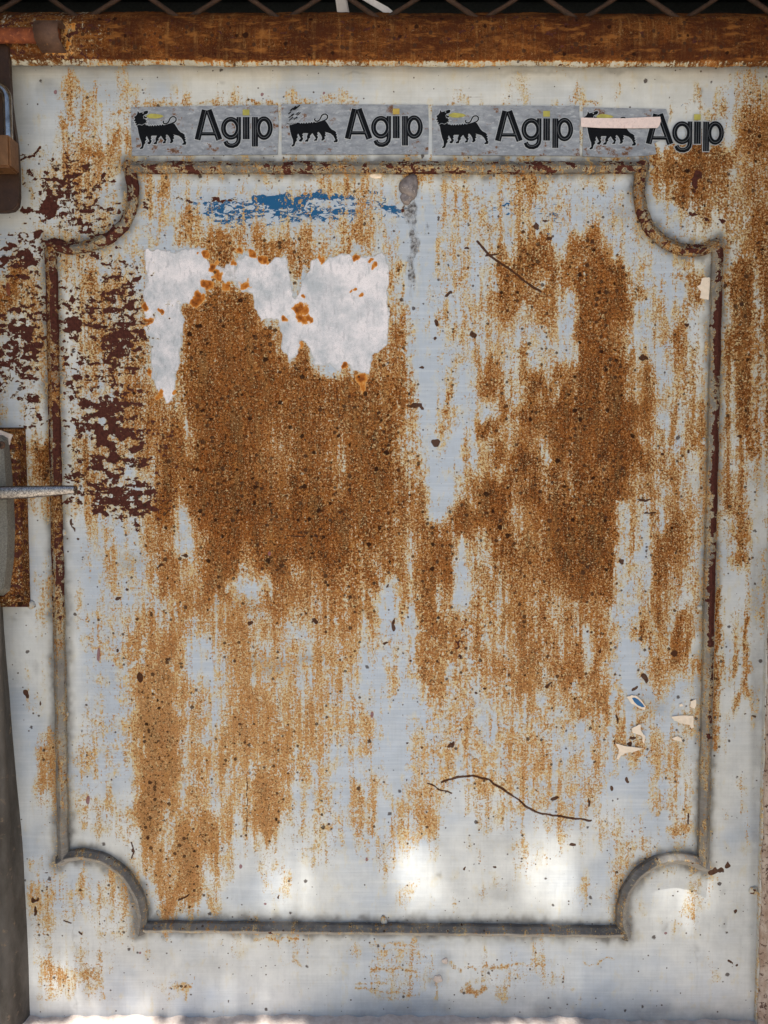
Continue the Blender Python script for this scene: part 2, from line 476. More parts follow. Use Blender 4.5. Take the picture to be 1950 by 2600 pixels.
class Field:
    def __init__(s, PX, PY): s.X = PX; s.Y = PY; s.c = {}
    def arr(s, k):
        if k not in s.c: s.c[k] = np.zeros_like(s.X)
        return s.c[k]
    def box(s, x0, y0, x1, y1):
        return (s.X > x0) & (s.X < x1) & (s.Y > y0) & (s.Y < y1)
    def put(s, k, m, val, mode='max'):
        a = s.arr(k)
        if mode == 'max': a[m] = np.maximum(a[m], val)
        elif mode == 'add': a[m] += val
        elif mode == 'mul': a[m] *= val
    def segd(s, x, y, pts, closed):
        d = np.full(x.shape, 1e9); n = len(pts)
        for i in range(n if closed else n-1):
            ax, ay = pts[i]; bx, by = pts[(i+1) % n]
            dx, dy = bx-ax, by-ay; L = dx*dx+dy*dy+1e-9
            t = np.clip(((x-ax)*dx+(y-ay)*dy)/L, 0, 1)
            d = np.minimum(d, (x-ax-t*dx)**2+(y-ay-t*dy)**2)
        return np.sqrt(d)
    def poly(s, k, pts, soft=6, val=1.0, mode='max'):
        xs = [p[0] for p in pts]; ys = [p[1] for p in pts]; q = soft*1.2
        m = s.box(min(xs)-q, min(ys)-q, max(xs)+q, max(ys)+q)
        x, y = s.X[m], s.Y[m]
        if not len(x): return
        ins = np.zeros(x.shape, bool); n = len(pts)
        for i in range(n):
            ax, ay = pts[i]; bx, by = pts[(i+1) % n]
            if ay == by: continue
            c = ((ay > y) != (by > y)) & (x < (bx-ax)*(y-ay)/(by-ay)+ax)
            ins ^= c
        d = s.segd(x, y, pts, True); d = np.where(ins, d, -d)
        v = np.clip(.5+d/(2*soft), 0, 1)
        s.put(k, m, 1-v*val if mode == 'mul' else v*val, mode)
    def line(s, k, pts, wd, soft=3, val=1.0, mode='max'):
        xs = [p[0] for p in pts]; ys = [p[1] for p in pts]; q = wd+soft*2
        m = s.box(min(xs)-q, min(ys)-q, max(xs)+q, max(ys)+q)
        d = s.segd(s.X[m], s.Y[m], pts, False)
        v = np.clip(.5+(wd/2-d)/(2*soft), 0, 1)
        s.put(k, m, 1-v*val if mode == 'mul' else v*val, mode)
    def ell(s, k, cx, cy, rx, ry=None, soft=.35, val=1.0, mode='max'):
        ry = ry or rx; q = 1+soft*1.5
        m = s.box(cx-rx*q, cy-ry*q, cx+rx*q, cy+ry*q)
        d = np.sqrt(((s.X[m]-cx)/rx)**2+((s.Y[m]-cy)/ry)**2)
        v = np.clip(.5+(1-d)/(2*soft), 0, 1)
        s.put(k, m, 1-v*val if mode == 'mul' else v*val, mode)
    def blob(s, k, cx, cy, rx, ry=None, val=1.0, mode='max'):
        ry = ry or rx
        m = s.box(cx-rx*1.8, cy-ry*1.8, cx+rx*1.8, cy+ry*1.8)
        d2 = ((s.X[m]-cx)/rx)**2+((s.Y[m]-cy)/ry)**2
        v = np.exp(-d2*1.6)
        s.put(k, m, 1-v*val if mode == 'mul' else v*val, mode)

# moulding centre lines (survey grid)
ARC_TL = [(325, 417), (333, 445), (339, 480), (337, 521), (323, 560), (298, 590), (262, 613), (220, 627), (176, 631), (128, 620)]
ARC_BL = [(153, 2184), (180, 2171), (212, 2167), (259, 2176), (306, 2205), (341, 2248), (360, 2295), (362, 2335), (356, 2362)]
ARC_BR = [(1590, 2374), (1577, 2334), (1578, 2300), (1588, 2263), (1609, 2228), (1641, 2199), (1678, 2182), (1723, 2177), (1760, 2184), (1790, 2199)]
ARC_TR = [(1634, 417), (1625, 451), (1621, 490), (1627, 529), (1641, 568), (1665, 600), (1700, 624), (1739, 636), (1782, 634), (1823, 618)]
L_TOP = [(338, 427), (1628, 427)]
L_LEFT = [(131, 633), (163, 2178)]
L_BOT = [(366, 2350), (1580, 2363)]
L_RIGHT = [(1820, 634), (1784, 2190)]

def vnoise(X, Y, sx, sy, seed):
    r = np.random.RandomState(seed).rand(400, 400)*2-1
    gx = X/sx+60; gy = Y/sy+60
    ix = np.floor(gx).astype(int) % 399; iy = np.floor(gy).astype(int) % 399; fx = gx-np.floor(gx); fy = gy-np.floor(gy)
    fx = fx*fx*(3-2*fx); fy = fy*fy*(3-2*fy)
    return (r[iy, ix]*(1-fx)+r[iy, ix+1]*fx)*(1-fy)+(r[iy+1, ix]*(1-fx)+r[iy+1, ix+1]*fx)*fy
def build_wear(PX, PY, full=True):
    f = Field(PX+7*vnoise(PX, PY, 26, 34, 1)+3.5*vnoise(PX, PY, 9, 12, 2), PY+9*vnoise(PX, PY, 22, 40, 3)+4*vnoise(PX, PY, 8, 12, 4))
    f_shape = f
    # small warp so that the survey cells do not show
    wx = 14*np.sin(PY/61.0+1.3*np.sin(PX/83.0))+6*np.sin(PY/17.0+PX/29.0); wy = 24*np.sin(PX/23.0+.8*np.sin(PY/140.0))+14*np.sin(PX/9.7+PY/210.)
    rust = grid_field(RG, PX+wx*.6, PY+wy)
    mod = .17*vnoise(PX, PY, 11, 150, 5)+.10*vnoise(PX, PY, 26, 34, 6)+.10*vnoise(PX, PY, 48, 260, 7)+.07*vnoise(PX, PY, 6, 60, 8)
    rust = np.clip(rust*1.03+mod*(1.25-rust)*np.clip(rust*3, 0, 1), 0, 1)
    rust *= np.where(PY > 2375, .62, 1.0)
    inn = np.clip((PX-200)/60, 0, 1)*np.clip((1760-PX)/60, 0, 1)*np.clip((PY-460)/40, 0, 1)*np.clip((1950-PY)/400, 0, 1)
    rust = np.maximum(rust, inn*(.25+.16*vnoise(PX, PY, 30, 90, 41)+.10*vnoise(PX, PY, 9, 60, 42)))
    rm = np.clip((PX-1820)/30, 0, 1)*np.clip((PY-640)/60, 0, 1)
    rust = np.clip(rust-rm*.42*np.clip(vnoise(PX, PY, 13, 260, 44)+.25, 0, 1), 0, 1)
    f.c['rust'] = rust
    FR = [r+'0'*(39-len(r)) for r in FG]+['0'*39]*(52-len(FG))
    f.c['flake'] = np.power(grid_field(FR, PX+wx*.4, PY+wy*.4), .55)*.98
    # --- strong vertical rust columns and clean gaps
    f.line('rust', [(1495, 690), (1500, 900), (1480, 1300), (1470, 1500)], 95, 22, .95)
    f.line('rust', [(1400, 1500), (1370, 1300), (1360, 1150)], 60, 25, .85)
    f.line('rust', [(470, 1180), (560, 1450)], 90, 40, .9)
    f.line('rust', [(505, 1740), (495, 2060)], 60, 22, .66); f.line('rust', [(380, 1725), (385, 2080)], 40, 16, .72)
    f.poly('rust', [(358, 1725), (445, 1770), (475, 1850), (450, 2080), (360, 2085), (356, 1900)], 16, .68)
    f.poly('rust', [(375, 2140), (430, 2185), (445, 2240), (455, 2300), (430, 2318), (405, 2290), (388, 2230)], 14, .72)
    f.poly('rust', [(440, 2110), (530, 2110), (520, 2200), (460, 2170)], 14, .74)
    f.poly('rust', [(650, 2020), (690, 1960), (720, 1980), (705, 2060), (668, 2110), (640, 2100)], 14, .74)
    f.line('rust', [(955, 1975), (945, 2110)], 20, 10, .68)
    f.line('rust', [(1085, 1990), (1105, 2100)], 28, 14, .66)
    f.line('rust', [(1500, 1750), (1510, 1980), (1498, 2050)], 42, 22, .70)
    f.line('rust', [(1822, 1500), (1815, 1900)], 22, 10, .85)
    f.line('rust', [(1895, 1560), (1897, 1760)], 18, 9, .8)
    f.line('rust', [(1725, 1560), (1715, 1680)], 38, 12, .85)
    f.line('rust', [(1865, 690), (1872, 900), (1905, 1150), (1885, 1420)], 56, 22, .80); f.line('rust', [(1935, 480), (1930, 900), (1915, 1250)], 34, 18, .78)
    f.line('rust', [(450, 1340), (455, 1700)], 26, 14, .72)
    f.line('rust', [(1005, 830), (1000, 1000)], 40, 16, .75)
    f.line('rust', [(1148, 980), (1128, 1060)], 22, 10, .7)
    f.line('rust', [(1160, 830), (1156, 860)], 22, 10, .62)
    for pts, wd, k in (([(1105, 960), (1095, 1010), (1090, 1110), (1120, 1230), (1110, 1300)], 52, .9), ([(1185, 960), (1175, 1080), (1150, 1140), (1135, 1200), (1120, 1250)], 46, .95),
                       ([(1075, 800), (1090, 940)], 70, .8), ([(1480, 820), (1472, 960)], 0, 0), ([(1582, 1290), (1584, 1450), (1580, 1600), (1588, 1650)], 24, .95),
                       ([(1606, 1640), (1600, 1800)], 46, 1.0), ([(1176, 1380), (1172, 1540)], 32, .85), ([(985, 1480), (975, 1600)], 36, .75),
                       ([(1045, 1560), (1048, 1800)], 24, .8), ([(1445, 760), (1440, 900)], 38, .75), ([(1300, 870), (1310, 1010)], 40, .55),
                       ([(690, 1050), (686, 1060)], 0, 0), ([(840, 960), (842, 1080)], 14, .6), ([(1648, 700), (1615, 960), (1612, 1000)], 30, .7),
                       ([(1690, 660), (1690, 740)], 50, .8), ([(465, 1310), (470, 1400)], 28, .75), ([(512, 1640), (520, 1720)], 50, .8), ([(600, 1490), (640, 1500)], 50, .8),
                       ([(1010, 1880), (1000, 2000)], 50, .9), ([(1490, 1870), (1480, 1960)], 26, .8), ([(1300, 1080), (1295, 1130)], 30, .5), ([(1495, 1600), (1492, 1700)], 12, .7),
                       ([(1770, 780), (1790, 1000)], 26, .8), ([(1905, 1180), (1925, 1500)], 26, .9)):
        if wd: f.line('rust', pts, wd, 15, k*.86, 'mul')
    f.poly('rust', T(650, 1300, [(640, 1170), (880, 760), (800, 560), (880, 450), (930, 800), (800, 1200)]), 22, .75, 'mul')
    f.line('rust', T(650, 1300, [(900, 1300), (880, 1659)]), 60, 22, .9, 'mul')
    f.poly('rust', [(1500, 2070), (1640, 2010), (1650, 1960), (1590, 1930), (1560, 2000)], 25, .8, 'mul')
    # shape of the two rust fields under the white overpaint
    f.poly('rust', [(466, 770), (500, 762), (530, 745), (545, 720), (590, 735), (640, 760), (660, 830), (705, 830), (715, 900), (740, 930), (765, 880), (785, 900), (800, 940), (850, 950), (980, 960), (980, 1400), (520, 1380), (480, 1100), (455, 1050)], 16, .90)
    f.poly('rust', [(520, 590), (560, 580), (590, 600), (600, 650), (590, 690), (540, 690), (525, 655)], 12, .80)
    f.poly('rust', [(650, 610), (780, 600), (790, 660), (770, 700), (748, 750), (738, 690), (725, 650), (650, 650)], 10, .74)
    for (x, y, rx, ry, k) in ((690, 1150, 60, 120, .22), (860, 1180, 40, 120, .25), (1420, 1530, 40, 80, .4), (1370, 860, 60, 40, .35), (620, 1210, 0, 0, 0)):
        if rx: f.blob('rust', x, y, rx, ry, k, 'mul')
    f.blob('rust', 1770, 490, 80, 110, .9); f.blob('rust', 22, 740, 45, 60, .8)
    f.line('rust', [(335, 262), (560, 262), (700, 264)], 10, 7, .58); f.line('rust', [(700, 262), (900, 262)], 8, 6, .45)
    for x, y, rx, ry, k in ((1495, 262, 30, 9, .6), (1450, 278, 40, 9, .6), (840, 250, 50, 12, .45), (640, 258, 60, 9, .6), (176, 240, 26, 22, .7), (195, 262, 22, 18, .62), (160, 310, 20, 36, .72),
                            (300, 293, 26, 10, .6), (245, 388, 60, 30, .8), (210, 430, 60, 50, .75), (1620, 1740, 1, 1, 0)):
        f.blob('rust', x, y, rx, ry, k)
    # horizontal rusty strokes low on the rail
    for (x0, y0, x1, y1, wd) in ((980, 2403, 1040, 2406, 7), (975, 2420, 1030, 2418, 6), (950, 2460, 1050, 2463, 12), (905, 2497, 985, 2498, 6), (905, 2513, 1060, 2522, 6), (725, 2446, 762, 2446, 6),
                                 (1145, 2456, 1180, 2458, 7), (1190, 2452, 1215, 2452, 7), (1235, 2455, 1290, 2452, 10), (1488, 2448, 1560, 2430, 3), (650, 2385, 760, 2388, 6), (1180, 2510, 1225, 2515, 20), (1300, 2450, 1390, 2448, 7), (440, 2505, 485, 2510, 12)):
        f.line('rust', [(x0, y0), (x1, y1)], wd, 5, .62)
    f.poly('rust', [(98, 2430), (130, 2420), (170, 2460), (178, 2510), (110, 2500)], 14, .55); f.poly('rust', [(200, 2470), (250, 2440), (262, 2490), (205, 2500)], 12, .52)
    f.poly('rust', [(290, 2215), (325, 2240), (335, 2330), (312, 2300), (300, 2260)], 8, .55)
    f.poly('rust', [(1690, 2110), (1740, 2080), (1755, 2110), (1715, 2125)], 8, .62)
    # --- primer flakes
    fl = lambda pts, wd: f.line('flake', pts, wd, 5, .86)
    fl([(203, 918), (255, 925), (340, 932)], 12); fl([(207, 944), (250, 952), (312, 955)], 10); fl([(255, 1012), (375, 1014)], 7)
    fl([(166, 1074), (195, 1080), (225, 1087)], 11); fl([(240, 1093), (330, 1100), (372, 1094)], 14); fl([(240, 1170), (330, 1172), (390, 1170)], 12)
    fl([(232, 1192), (325, 1194)], 12); fl([(288, 706), (350, 708)], 18); fl([(230, 830), (290, 832), (330, 828)], 14)
    f.poly('flake', [(213, 1212), (260, 1206), (300, 1228), (345, 1218), (378, 1226), (394, 1240), (397, 1258), (384, 1280), (372, 1302), (330, 1316), (292, 1313), (256, 1319), (240, 1300), (226, 1280), (222, 1250)], 12, .84)
    f.poly('flake', [(236, 1040), (262, 1022), (300, 1042), (308, 1088), (312, 1110), (300, 1150), (300, 1186), (250, 1196), (236, 1150), (240, 1110)], 8, .95)
    f.poly('flake', [(270, 975), (300, 978), (312, 1040), (280, 1045)], 8, .85)
    f.poly('flake', [(272, 832), (300, 826), (330, 812), (338, 840), (330, 880), (312, 915), (285, 912), (282, 870)], 9, .9)
    f.poly('flake', [(312, 776), (330, 762), (350, 765), (346, 795), (325, 800)], 7, .95)
    f.poly('flake', [(166, 806), (195, 800), (208, 815), (205, 842), (170, 845)], 7, .95)
    for a_ in (((318, 1072), (372, 1080)), ((252, 1068), (268, 1086)), ((285, 1120), (345, 1128)), ((250, 1148), (266, 1152)), ((312, 1150), (390, 1156)), ((268, 1180), (322, 1186)), ((318, 1200), (400, 1210)), ((232, 1202), (262, 1210)), ((212, 1000), (262, 1004)), ((300, 960), (372, 975)), ((210, 930), (260, 934)), ((330, 1040), (400, 1060))):
        f.line('flake', list(a_), 13, 6, .85, 'mul')
    f.ell('flake', 172, 910, 11, 9, .4); f.ell('flake', 334, 753, 9, 7, .4); f.ell('flake', 271, 786, 12, 8, .4); f.ell('flake', 186, 755, 9, 11, .4); f.ell('flake', 363, 845, 8, 16, .4)
    f.poly('flake', [(62, 800), (90, 835), (82, 880), (60, 925), (50, 905), (55, 850), (45, 815)], 7, .92); f.poly('flake', [(20, 820), (45, 815), (48, 840), (25, 842)], 6, .9)
    f.ell('flake', 18, 922, 10, 12, .4); f.ell('flake', 28, 878, 12, 8, .4); f.ell('flake', 91, 1008, 9, 12, .4); f.ell('flake', 97, 1055, 8, 14, .4)
    f.poly('flake', [(34, 528), (60, 526), (95, 530), (112, 505), (105, 480), (125, 470), (150, 505), (147, 540), (125, 560), (100, 541), (60, 543), (30, 540)], 7, .95)
    f.poly('flake', [(50, 620), (66, 650), (60, 690), (38, 660)], 7, .9); f.ell('flake', 24, 625, 9, 12, .4); f.ell('flake', 78, 655, 14, 18, .4)
    f.poly('flake', [(151, 622), (190, 601), (212, 625)], 6, .95); f.poly('flake', [(200, 590), (222, 568), (232, 580), (212, 600)], 6, .9)
    f.line('flake', [(248, 475), (262, 455), (268, 445)], 10, 5, .9); f.line('flake', [(255, 470), (292, 462)], 9, 5, .9); f.line('flake', [(56, 412), (95, 392)], 8, 4, .95); f.line('flake', [(100, 388), (108, 384)], 8, 4, .9)
    f.line('flake', [(55, 470), (95, 455)], 8, 4, .95); f.line('flake', [(166, 520), (205, 560)], 14, 6, .85)
    f.ell('flake', 97, 598, 13, 16, .4, .9); f.line('flake', [(434, 497), (460, 503), (494, 510)], 8, 5, .9); f.ell('flake', 400, 491, 8, 4, .4)
    f.ell('flake', 545, 510, 22, 9, .5, .75); f.ell('flake', 590, 512, 12, 7, .5, .75); f.ell('flake', 1015, 530, 26, 14, .7, .5)
    f.ell('flake', 1766, 458, 11, 34, .4); f.line('flake', [(1742, 530), (1755, 548), (1775, 545), (1800, 565)], 8, 4, .85); f.ell('flake', 1830, 560, 9, 7, .5)
    f.poly('flake', T(650, 1300, [(1285, 770), (1350, 760), (1350, 830), (1345, 940), (1300, 1005), (1305, 900), (1275, 830)]), 10, .62)
    for x, y, rx, ry in T(0, 1300, [(1, 1)]) and [(356, 1715, 9, 13), (295, 1517, 7, 5), (317, 1496, 5, 7), (299, 1645, 4, 9), (185, 1333, 4, 11), (195, 1361, 6, 4), (70, 1763, 7, 8), (95, 1783, 4, 5), (410, 1437, 11, 4),
                          (468, 1418, 9, 4), (638, 1582, 7, 8), (799, 1579, 6, 5), (983, 1484, 4, 4), (1000, 1583, 4, 15), (975, 1637, 6, 5), (1045, 1679, 5, 4), (1060, 1031, 22, 8), (1100, 1130, 11, 8), (1138, 748, 13, 6),
                          (1068, 931, 9, 5), (1108, 821, 7, 6), (1103, 853, 6, 5), (1200, 848, 7, 8), (1145, 1888, 8, 8), (1147, 1885, 5, 9), (1230, 1745, 7, 4), (1207, 1750, 5, 3), (1290, 1738, 4, 3), (1031, 1881, 4, 4),
                          (1582, 1424, 8, 9), (1416, 1347, 10, 4), (1534, 1311, 6, 5), (1650, 1303, 14, 4), (1635, 1270, 24, 4), (1632, 915, 12, 8), (1744, 823, 6, 6), (1634, 1720, 8, 14), (1609, 1745, 8, 5), (1593, 1980, 6, 9), (1557, 2001, 6, 8),
                          (1406, 2025, 12, 5), (1496, 2040, 4, 12), (1390, 1740, 14, 3), (1525, 1650, 5, 8), (1495, 1608, 5, 4), (1564, 1824, 4, 9), (1605, 1873, 8, 5), (1598, 1888, 9, 5), (1562, 1879, 4, 8), (1912, 1816, 7, 5), (1895, 1813, 6, 2),
                          (1832, 2209, 13, 7), (1851, 2197, 7, 8), (1812, 2210, 11, 8), (1868, 2309, 5, 6), (1854, 2443, 7, 5), (1868, 2446, 4, 4), (90, 2281, 4, 10), (90, 2311, 4, 12), (120, 2208, 5, 3), (371, 2128, 5, 6), (335, 2160, 3, 9),
                          (1456, 2147, 12, 4), (1182, 2203, 4, 4), (1257, 2203, 4, 3), (1032, 1981, 3, 3), (835, 2095, 3, 3), (708, 2278, 3, 5), (737, 690, 4, 5), (1710, 1661, 9, 9), (1364, 574, 7, 7), (1365, 570, 6, 6), (1184, 628, 5, 4), (1389, 607, 8, 4),
                          (1386, 563, 10, 3), (1875, 1110, 5, 5), (1745, 1145, 5, 5), (1684, 1150, 6, 5), (1579, 1170, 6, 6), (1581, 1192, 6, 6), (1500, 615, 6, 6), (1325, 650, 6, 5)]:
        f.ell('scr', x, y, rx*.9, ry*.9, .3)
    # --- blue paint rests
    f.poly('blue', [(640, 492), (905, 491), (900, 500), (870, 508), (780, 512), (770, 530), (720, 528), (680, 515), (640, 512)], 4, .95)
    f.poly('blue', [(500, 512), (560, 505), (640, 505), (800, 520), (905, 520), (915, 545), (860, 556), (780, 560), (690, 562), (640, 560), (560, 575), (530, 560)], 9, .57)
    f.poly('blue', [(440, 500), (640, 498), (1000, 500), (1040, 560), (900, 568), (640, 580), (500, 560)], 12, .40); f.poly('blue', [(1100, 520), (1420, 500), (1430, 560), (1200, 560)], 14, .30)
    f.poly('blue', [(955, 515), (985, 520), (1030, 525), (1030, 546), (985, 545), (960, 530)], 5, .62); f.poly('blue', [(950, 491), (962, 491), (962, 499), (950, 499)], 2, .95)
    f.poly('blue', [(560, 575), (610, 560), (625, 585), (590, 590)], 6, .5); f.ell('blue', 1409, 545, 18, 12, .6, .6); f.ell('blue', 1390, 596, 7, 5, .4, .9); f.ell('blue', 1284, 526, 6, 4, .4, .8)
    f.poly('rust', [(500, 495), (905, 495), (905, 560), (520, 575)], 10, .55, 'mul')
    # --- white overpaint
    f.poly('white', [(368, 640), (372, 636), (440, 637), (520, 636), (524, 655), (541, 672), (538, 720), (525, 738), (509, 756), (490, 764), (464, 768), (467, 869), (452, 924), (447, 1000), (424, 1020), (406, 992), (386, 948), (388, 901), (370, 834)], 8)
    f.poly('white', [(592, 692), (600, 665), (615, 655), (650, 655), (700, 662), (730, 655), (733, 700), (742, 745), (752, 752), (765, 728), (780, 690), (790, 662), (812, 655), (822, 668), (838, 655), (870, 650), (983, 650), (986, 690), (986, 870),
                     (975, 895), (950, 900), (944, 935), (930, 958), (915, 945), (900, 940), (880, 930), (862, 942), (850, 935), (838, 925), (820, 930), (800, 925), (790, 885), (775, 868), (762, 866), (745, 905), (728, 915), (720, 890), (712, 842),
                     (700, 815), (680, 808), (665, 815), (655, 795), (650, 772), (640, 745), (615, 740), (598, 728)], 8)
    f.poly('white', [(542, 672), (600, 660), (600, 728), (570, 712), (552, 715)], 8, .6)
    for x, y, r, k in ((409, 788, 9, 1), (378, 817, 12, 1), (370, 780, 9, 1), (505, 752, 14, 1), (498, 762, 12, 1), (527, 722, 12, 1), (553, 702, 15, 1), (572, 722, 14, .9), (621, 725, 15, 1), (545, 680, 12, 1), (762, 788, 17, 1), (766, 812, 15, 1), (782, 810, 10, 1), (911, 748, 8, .9), (899, 733, 7, .9),
                       (918, 965, 15, .9), (920, 985, 12, .9), (872, 933, 8, 1), (767, 756, 7, .9), (818, 662, 9, 1), (957, 676, 8, 1), (947, 662, 7, .9), (910, 652, 10, 1), (671, 654, 10, 1), (660, 653, 8, 1), (522, 650, 10, 1), (610, 645, 10, 1), (640, 650, 10, .9),
                       (590, 672, 8, .8), (380, 940, 10, .8), (408, 998, 12, .9), (446, 990, 8, .8), (555, 665, 10, .8), (658, 812, 8, .8), (718, 812, 8, .9), (763, 875, 10, .8), (501, 650, 5, .7)):
        f.ell('orange', x, y, r, r, .55, k)
    # --- scratches
    f2 = Field(PX+2*vnoise(PX, PY, 18, 18, 21), PY+2*vnoise(PX, PY, 18, 18, 22)); f2.c = f.c
    S = lambda pts, wd: f2.line('scr', pts, wd, 2.2, 1)
    S([(1122, 1985), (1159, 1973), (1199, 1968), (1230, 1975), (1261, 1993), (1300, 2018), (1323, 2036), (1351, 2056), (1378, 2067), (1418, 2071), (1457, 2077), (1500, 2083)], 5)
    f2.line('scr', [(1500, 2083), (1575, 2087), (1640, 2076), (1700, 2074), (1745, 2072)], 2, 2, .62); S([(1748, 2068), (1749, 2092)], 4)
    S([(1087, 1988), (1115, 2003), (1145, 2013)], 4); S([(1212, 612), (1241, 648), (1270, 668), (1300, 688), (1334, 716), (1372, 741)], 6); S([(1232, 650), (1262, 645)], 4)
    S([(452, 2286), (478, 2272)], 4); f2.line('scr', [(1160, 1362), (1161, 1362)], 2, 2, .5); f2.line('scr', [(855, 985), (862, 1060)], 4, 3, .8); S([(730, 1360), (775, 1362)], 3)
    f2.line('scr', [(627, 1960), (627, 2110)], 4, 3, .7); f2.line('scr', [(205, 2450), (270, 2462), (345, 2440)], 2, 2, .55); f2.line('scr', [(201, 2262), (280, 2240)], 2, 2, .6); S([(333, 2140), (342, 2160), (335, 2178)], 4)
    S([(201, 2365), (207, 2372)], 4); S([(163, 2338), (180, 2345)], 3); f2.line('scr', [(1545, 2160), (1560, 2185)], 2, 2, .8); f2.line('scr', [(1184, 245), (1248, 249)], 2, 2, .7)
    # --- pinkish drops
    for x, y, rx, ry in ((250, 1662, 4.5, 19), (224, 2032, 4.5, 12), (945, 1814, 4.5, 8), (930, 2181, 3.5, 6), (612, 2200, 4, 6), (674, 2294, 3.5, 3.5), (357, 2418, 3.5, 3.5), (685, 1405, 3.5, 6), (821, 238, 3.5, 3.5), (665, 239, 4, 4), (1690, 2370, 4, 4), (1607, 2111, 3, 3), (141, 235, 4, 6), (286, 1692, 3, 3)):
        f2.ell('pink', x, y, rx, ry, .3)
    # --- grime, painted shade and drip
    f.poly('smear', [(1020, 520), (1050, 505), (1068, 540), (1064, 600), (1058, 660), (1062, 720), (1045, 760), (1032, 700), (1034, 620), (1028, 560)], 13, .66)
    f.poly('smear', [(1070, 530), (1095, 520), (1095, 640), (1075, 680)], 14, .44); f.blob('smear', 1045, 690, 22, 45, .35)
    f.poly('rust', [(1010, 470), (1100, 470), (1105, 660), (1080, 780), (1025, 770)], 9, .85, 'mul')
    f.c['grime_shade'] = np.clip((200-PY)/40, 0, 1)*.55
    f.arr('warm'); f.arr('smear'); f.arr('blue')
    for x, y, rx, ry, k in ((600, 1540, 70, 20, .45), (680, 1690, 90, 26, .55), (780, 1675, 50, 18, .5), (560, 1520, 60, 20, .35), (920, 1545, 24, 12, .5), (330, 1430, 60, 24, .30), (1600, 540, 60, 30, .4), (1350, 185, 160, 14, .55), (1560, 180, 60, 14, .6), (1650, 200, 80, 16, .4), (1780, 240, 10, 22, .55),
                            (900, 188, 60, 6, .5), (560, 205, 12, 12, .45), (118, 222, 40, 34, .45), (1110, 2225, 9, 8, .55), (1130, 2440, 26, 26, .5), (1112, 2485, 30, 24, .5), (1260, 2265, 60, 20, .4), (1270, 2140, 70, 40, .28), (1690, 2350, 10, 16, .35), (1840, 2340, 9, 26, .35), (1835, 2260, 12, 14, .3),
                            (1770, 2410, 8, 16, .3), (390, 2420, 120, 60, .22), (520, 2450, 120, 60, .22), (1660, 1790, 50, 30, .35), (1680, 1600, 50, 24, .28), (860, 2410, 260, 60, .16), (240, 518, 20, 12, .5), (30, 1570, 20, 14, .4), (70, 1560, 20, 12, .3), (690, 440, 1, 1, 0), (90, 1690, 10, 24, .35), (1040, 2400, 200, 12, .2)):
        f.blob('grime_shade', x, y, rx, ry, k)
    for k, pts in (('grime_shade', [(2000, 0)]),): pass
    # dirt and painted contact shade along the moulding
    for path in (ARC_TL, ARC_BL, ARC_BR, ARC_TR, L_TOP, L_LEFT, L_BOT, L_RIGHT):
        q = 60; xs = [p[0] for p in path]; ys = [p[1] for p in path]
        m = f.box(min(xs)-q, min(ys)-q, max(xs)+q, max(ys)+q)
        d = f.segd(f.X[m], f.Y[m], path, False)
        f.put('grime_shade', m, .85*np.exp(-(np.maximum(d-14, 0)/15.0)**2), 'max'); f.put('warm', m, .38*np.exp(-(d/40.0)**2), 'max')
    # paint tone: blue-grey high on the panel, neutral and warmer at the borders
    bl = np.full_like(PX, .42)
    ins = np.clip((PX-170)/120, 0, 1)*np.clip((1790-PX)/120, 0, 1)*np.clip((PY-450)/60, 0, 1)*np.clip((2150-PY)/300, 0, 1)
    f.c['blueish'] = bl+ins*.5
    f.c['warm'] = np.maximum(f.arr('warm'), .25*np.clip((330-PY)/120, 0, 1))
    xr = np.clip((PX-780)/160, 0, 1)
    f.c['grime_shade'] = np.maximum(f.arr('grime_shade'), (.34+.36*xr)*np.exp(-(np.maximum(2580+PX*.008-PY, 0)/(16+44*xr))**2)*(.75+.25*vnoise(PX, PY, 60, 20, 12)))  # shade along the door foot, put into the colour
    f.c['grime_shade'] = np.maximum(f.arr('grime_shade'), .5*np.exp(-(np.maximum(PY-172, 0)/16)**2)*(.6+.4*vnoise(PX, PY, 50, 14, 13)))  # darker band below the top rail
    f.c['grime_shade'] = np.maximum(f.arr('grime_shade'), .5*np.exp(-(np.maximum(1916-PX, 0)/16)**2)*np.clip((PY-900)/600, 0, 1))  # darker along the right edge
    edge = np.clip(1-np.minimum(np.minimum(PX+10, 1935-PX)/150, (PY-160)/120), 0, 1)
    f.c['grime_shade'] = np.maximum(f.arr('grime_shade'), edge*.34*(.7+.5*vnoise(PX, PY, 60, 80, 31)))  # darker towards the outer border
    f.line('grime_shade', [(190, 2240), (193, 2575)], 2, 2, .35); f.line('grime_shade', [(1776, 2240), (1765, 2590)], 2, 2, .25)
    # brown-dark rust top right and left
    rd = .60-.56*np.clip((PY-1150-.22*PX)/520, 0, 1)+.12*np.clip((PX-1650)/150, 0, 1)*np.clip((1500-PY)/600, 0, 1)-.2*np.clip((1250-PX)/200, 0, 1)*np.clip((760-PY)/200, 0, 1)
    f.c['rustdark'] = np.clip(rd, 0, 1)
    f.c['rust'] = f.c['rust']*np.where((PY > 2540), .3, 1)
    return f

def pack(f, *ks):
    return np.stack([np.clip(f.arr(k), 0, 1).ravel() for k in ks], axis=1)

# ------------------------------------------------------------------ the door
door = empty('metal_door', 'rusty pale grey sheet metal door with a raised notched moulding and stickers', 'door', (0, 0, P(975, 2572).z))
def door_child(o):
    o.parent = door; o.matrix_parent_inverse = Matrix.Translation(-door.location); return o

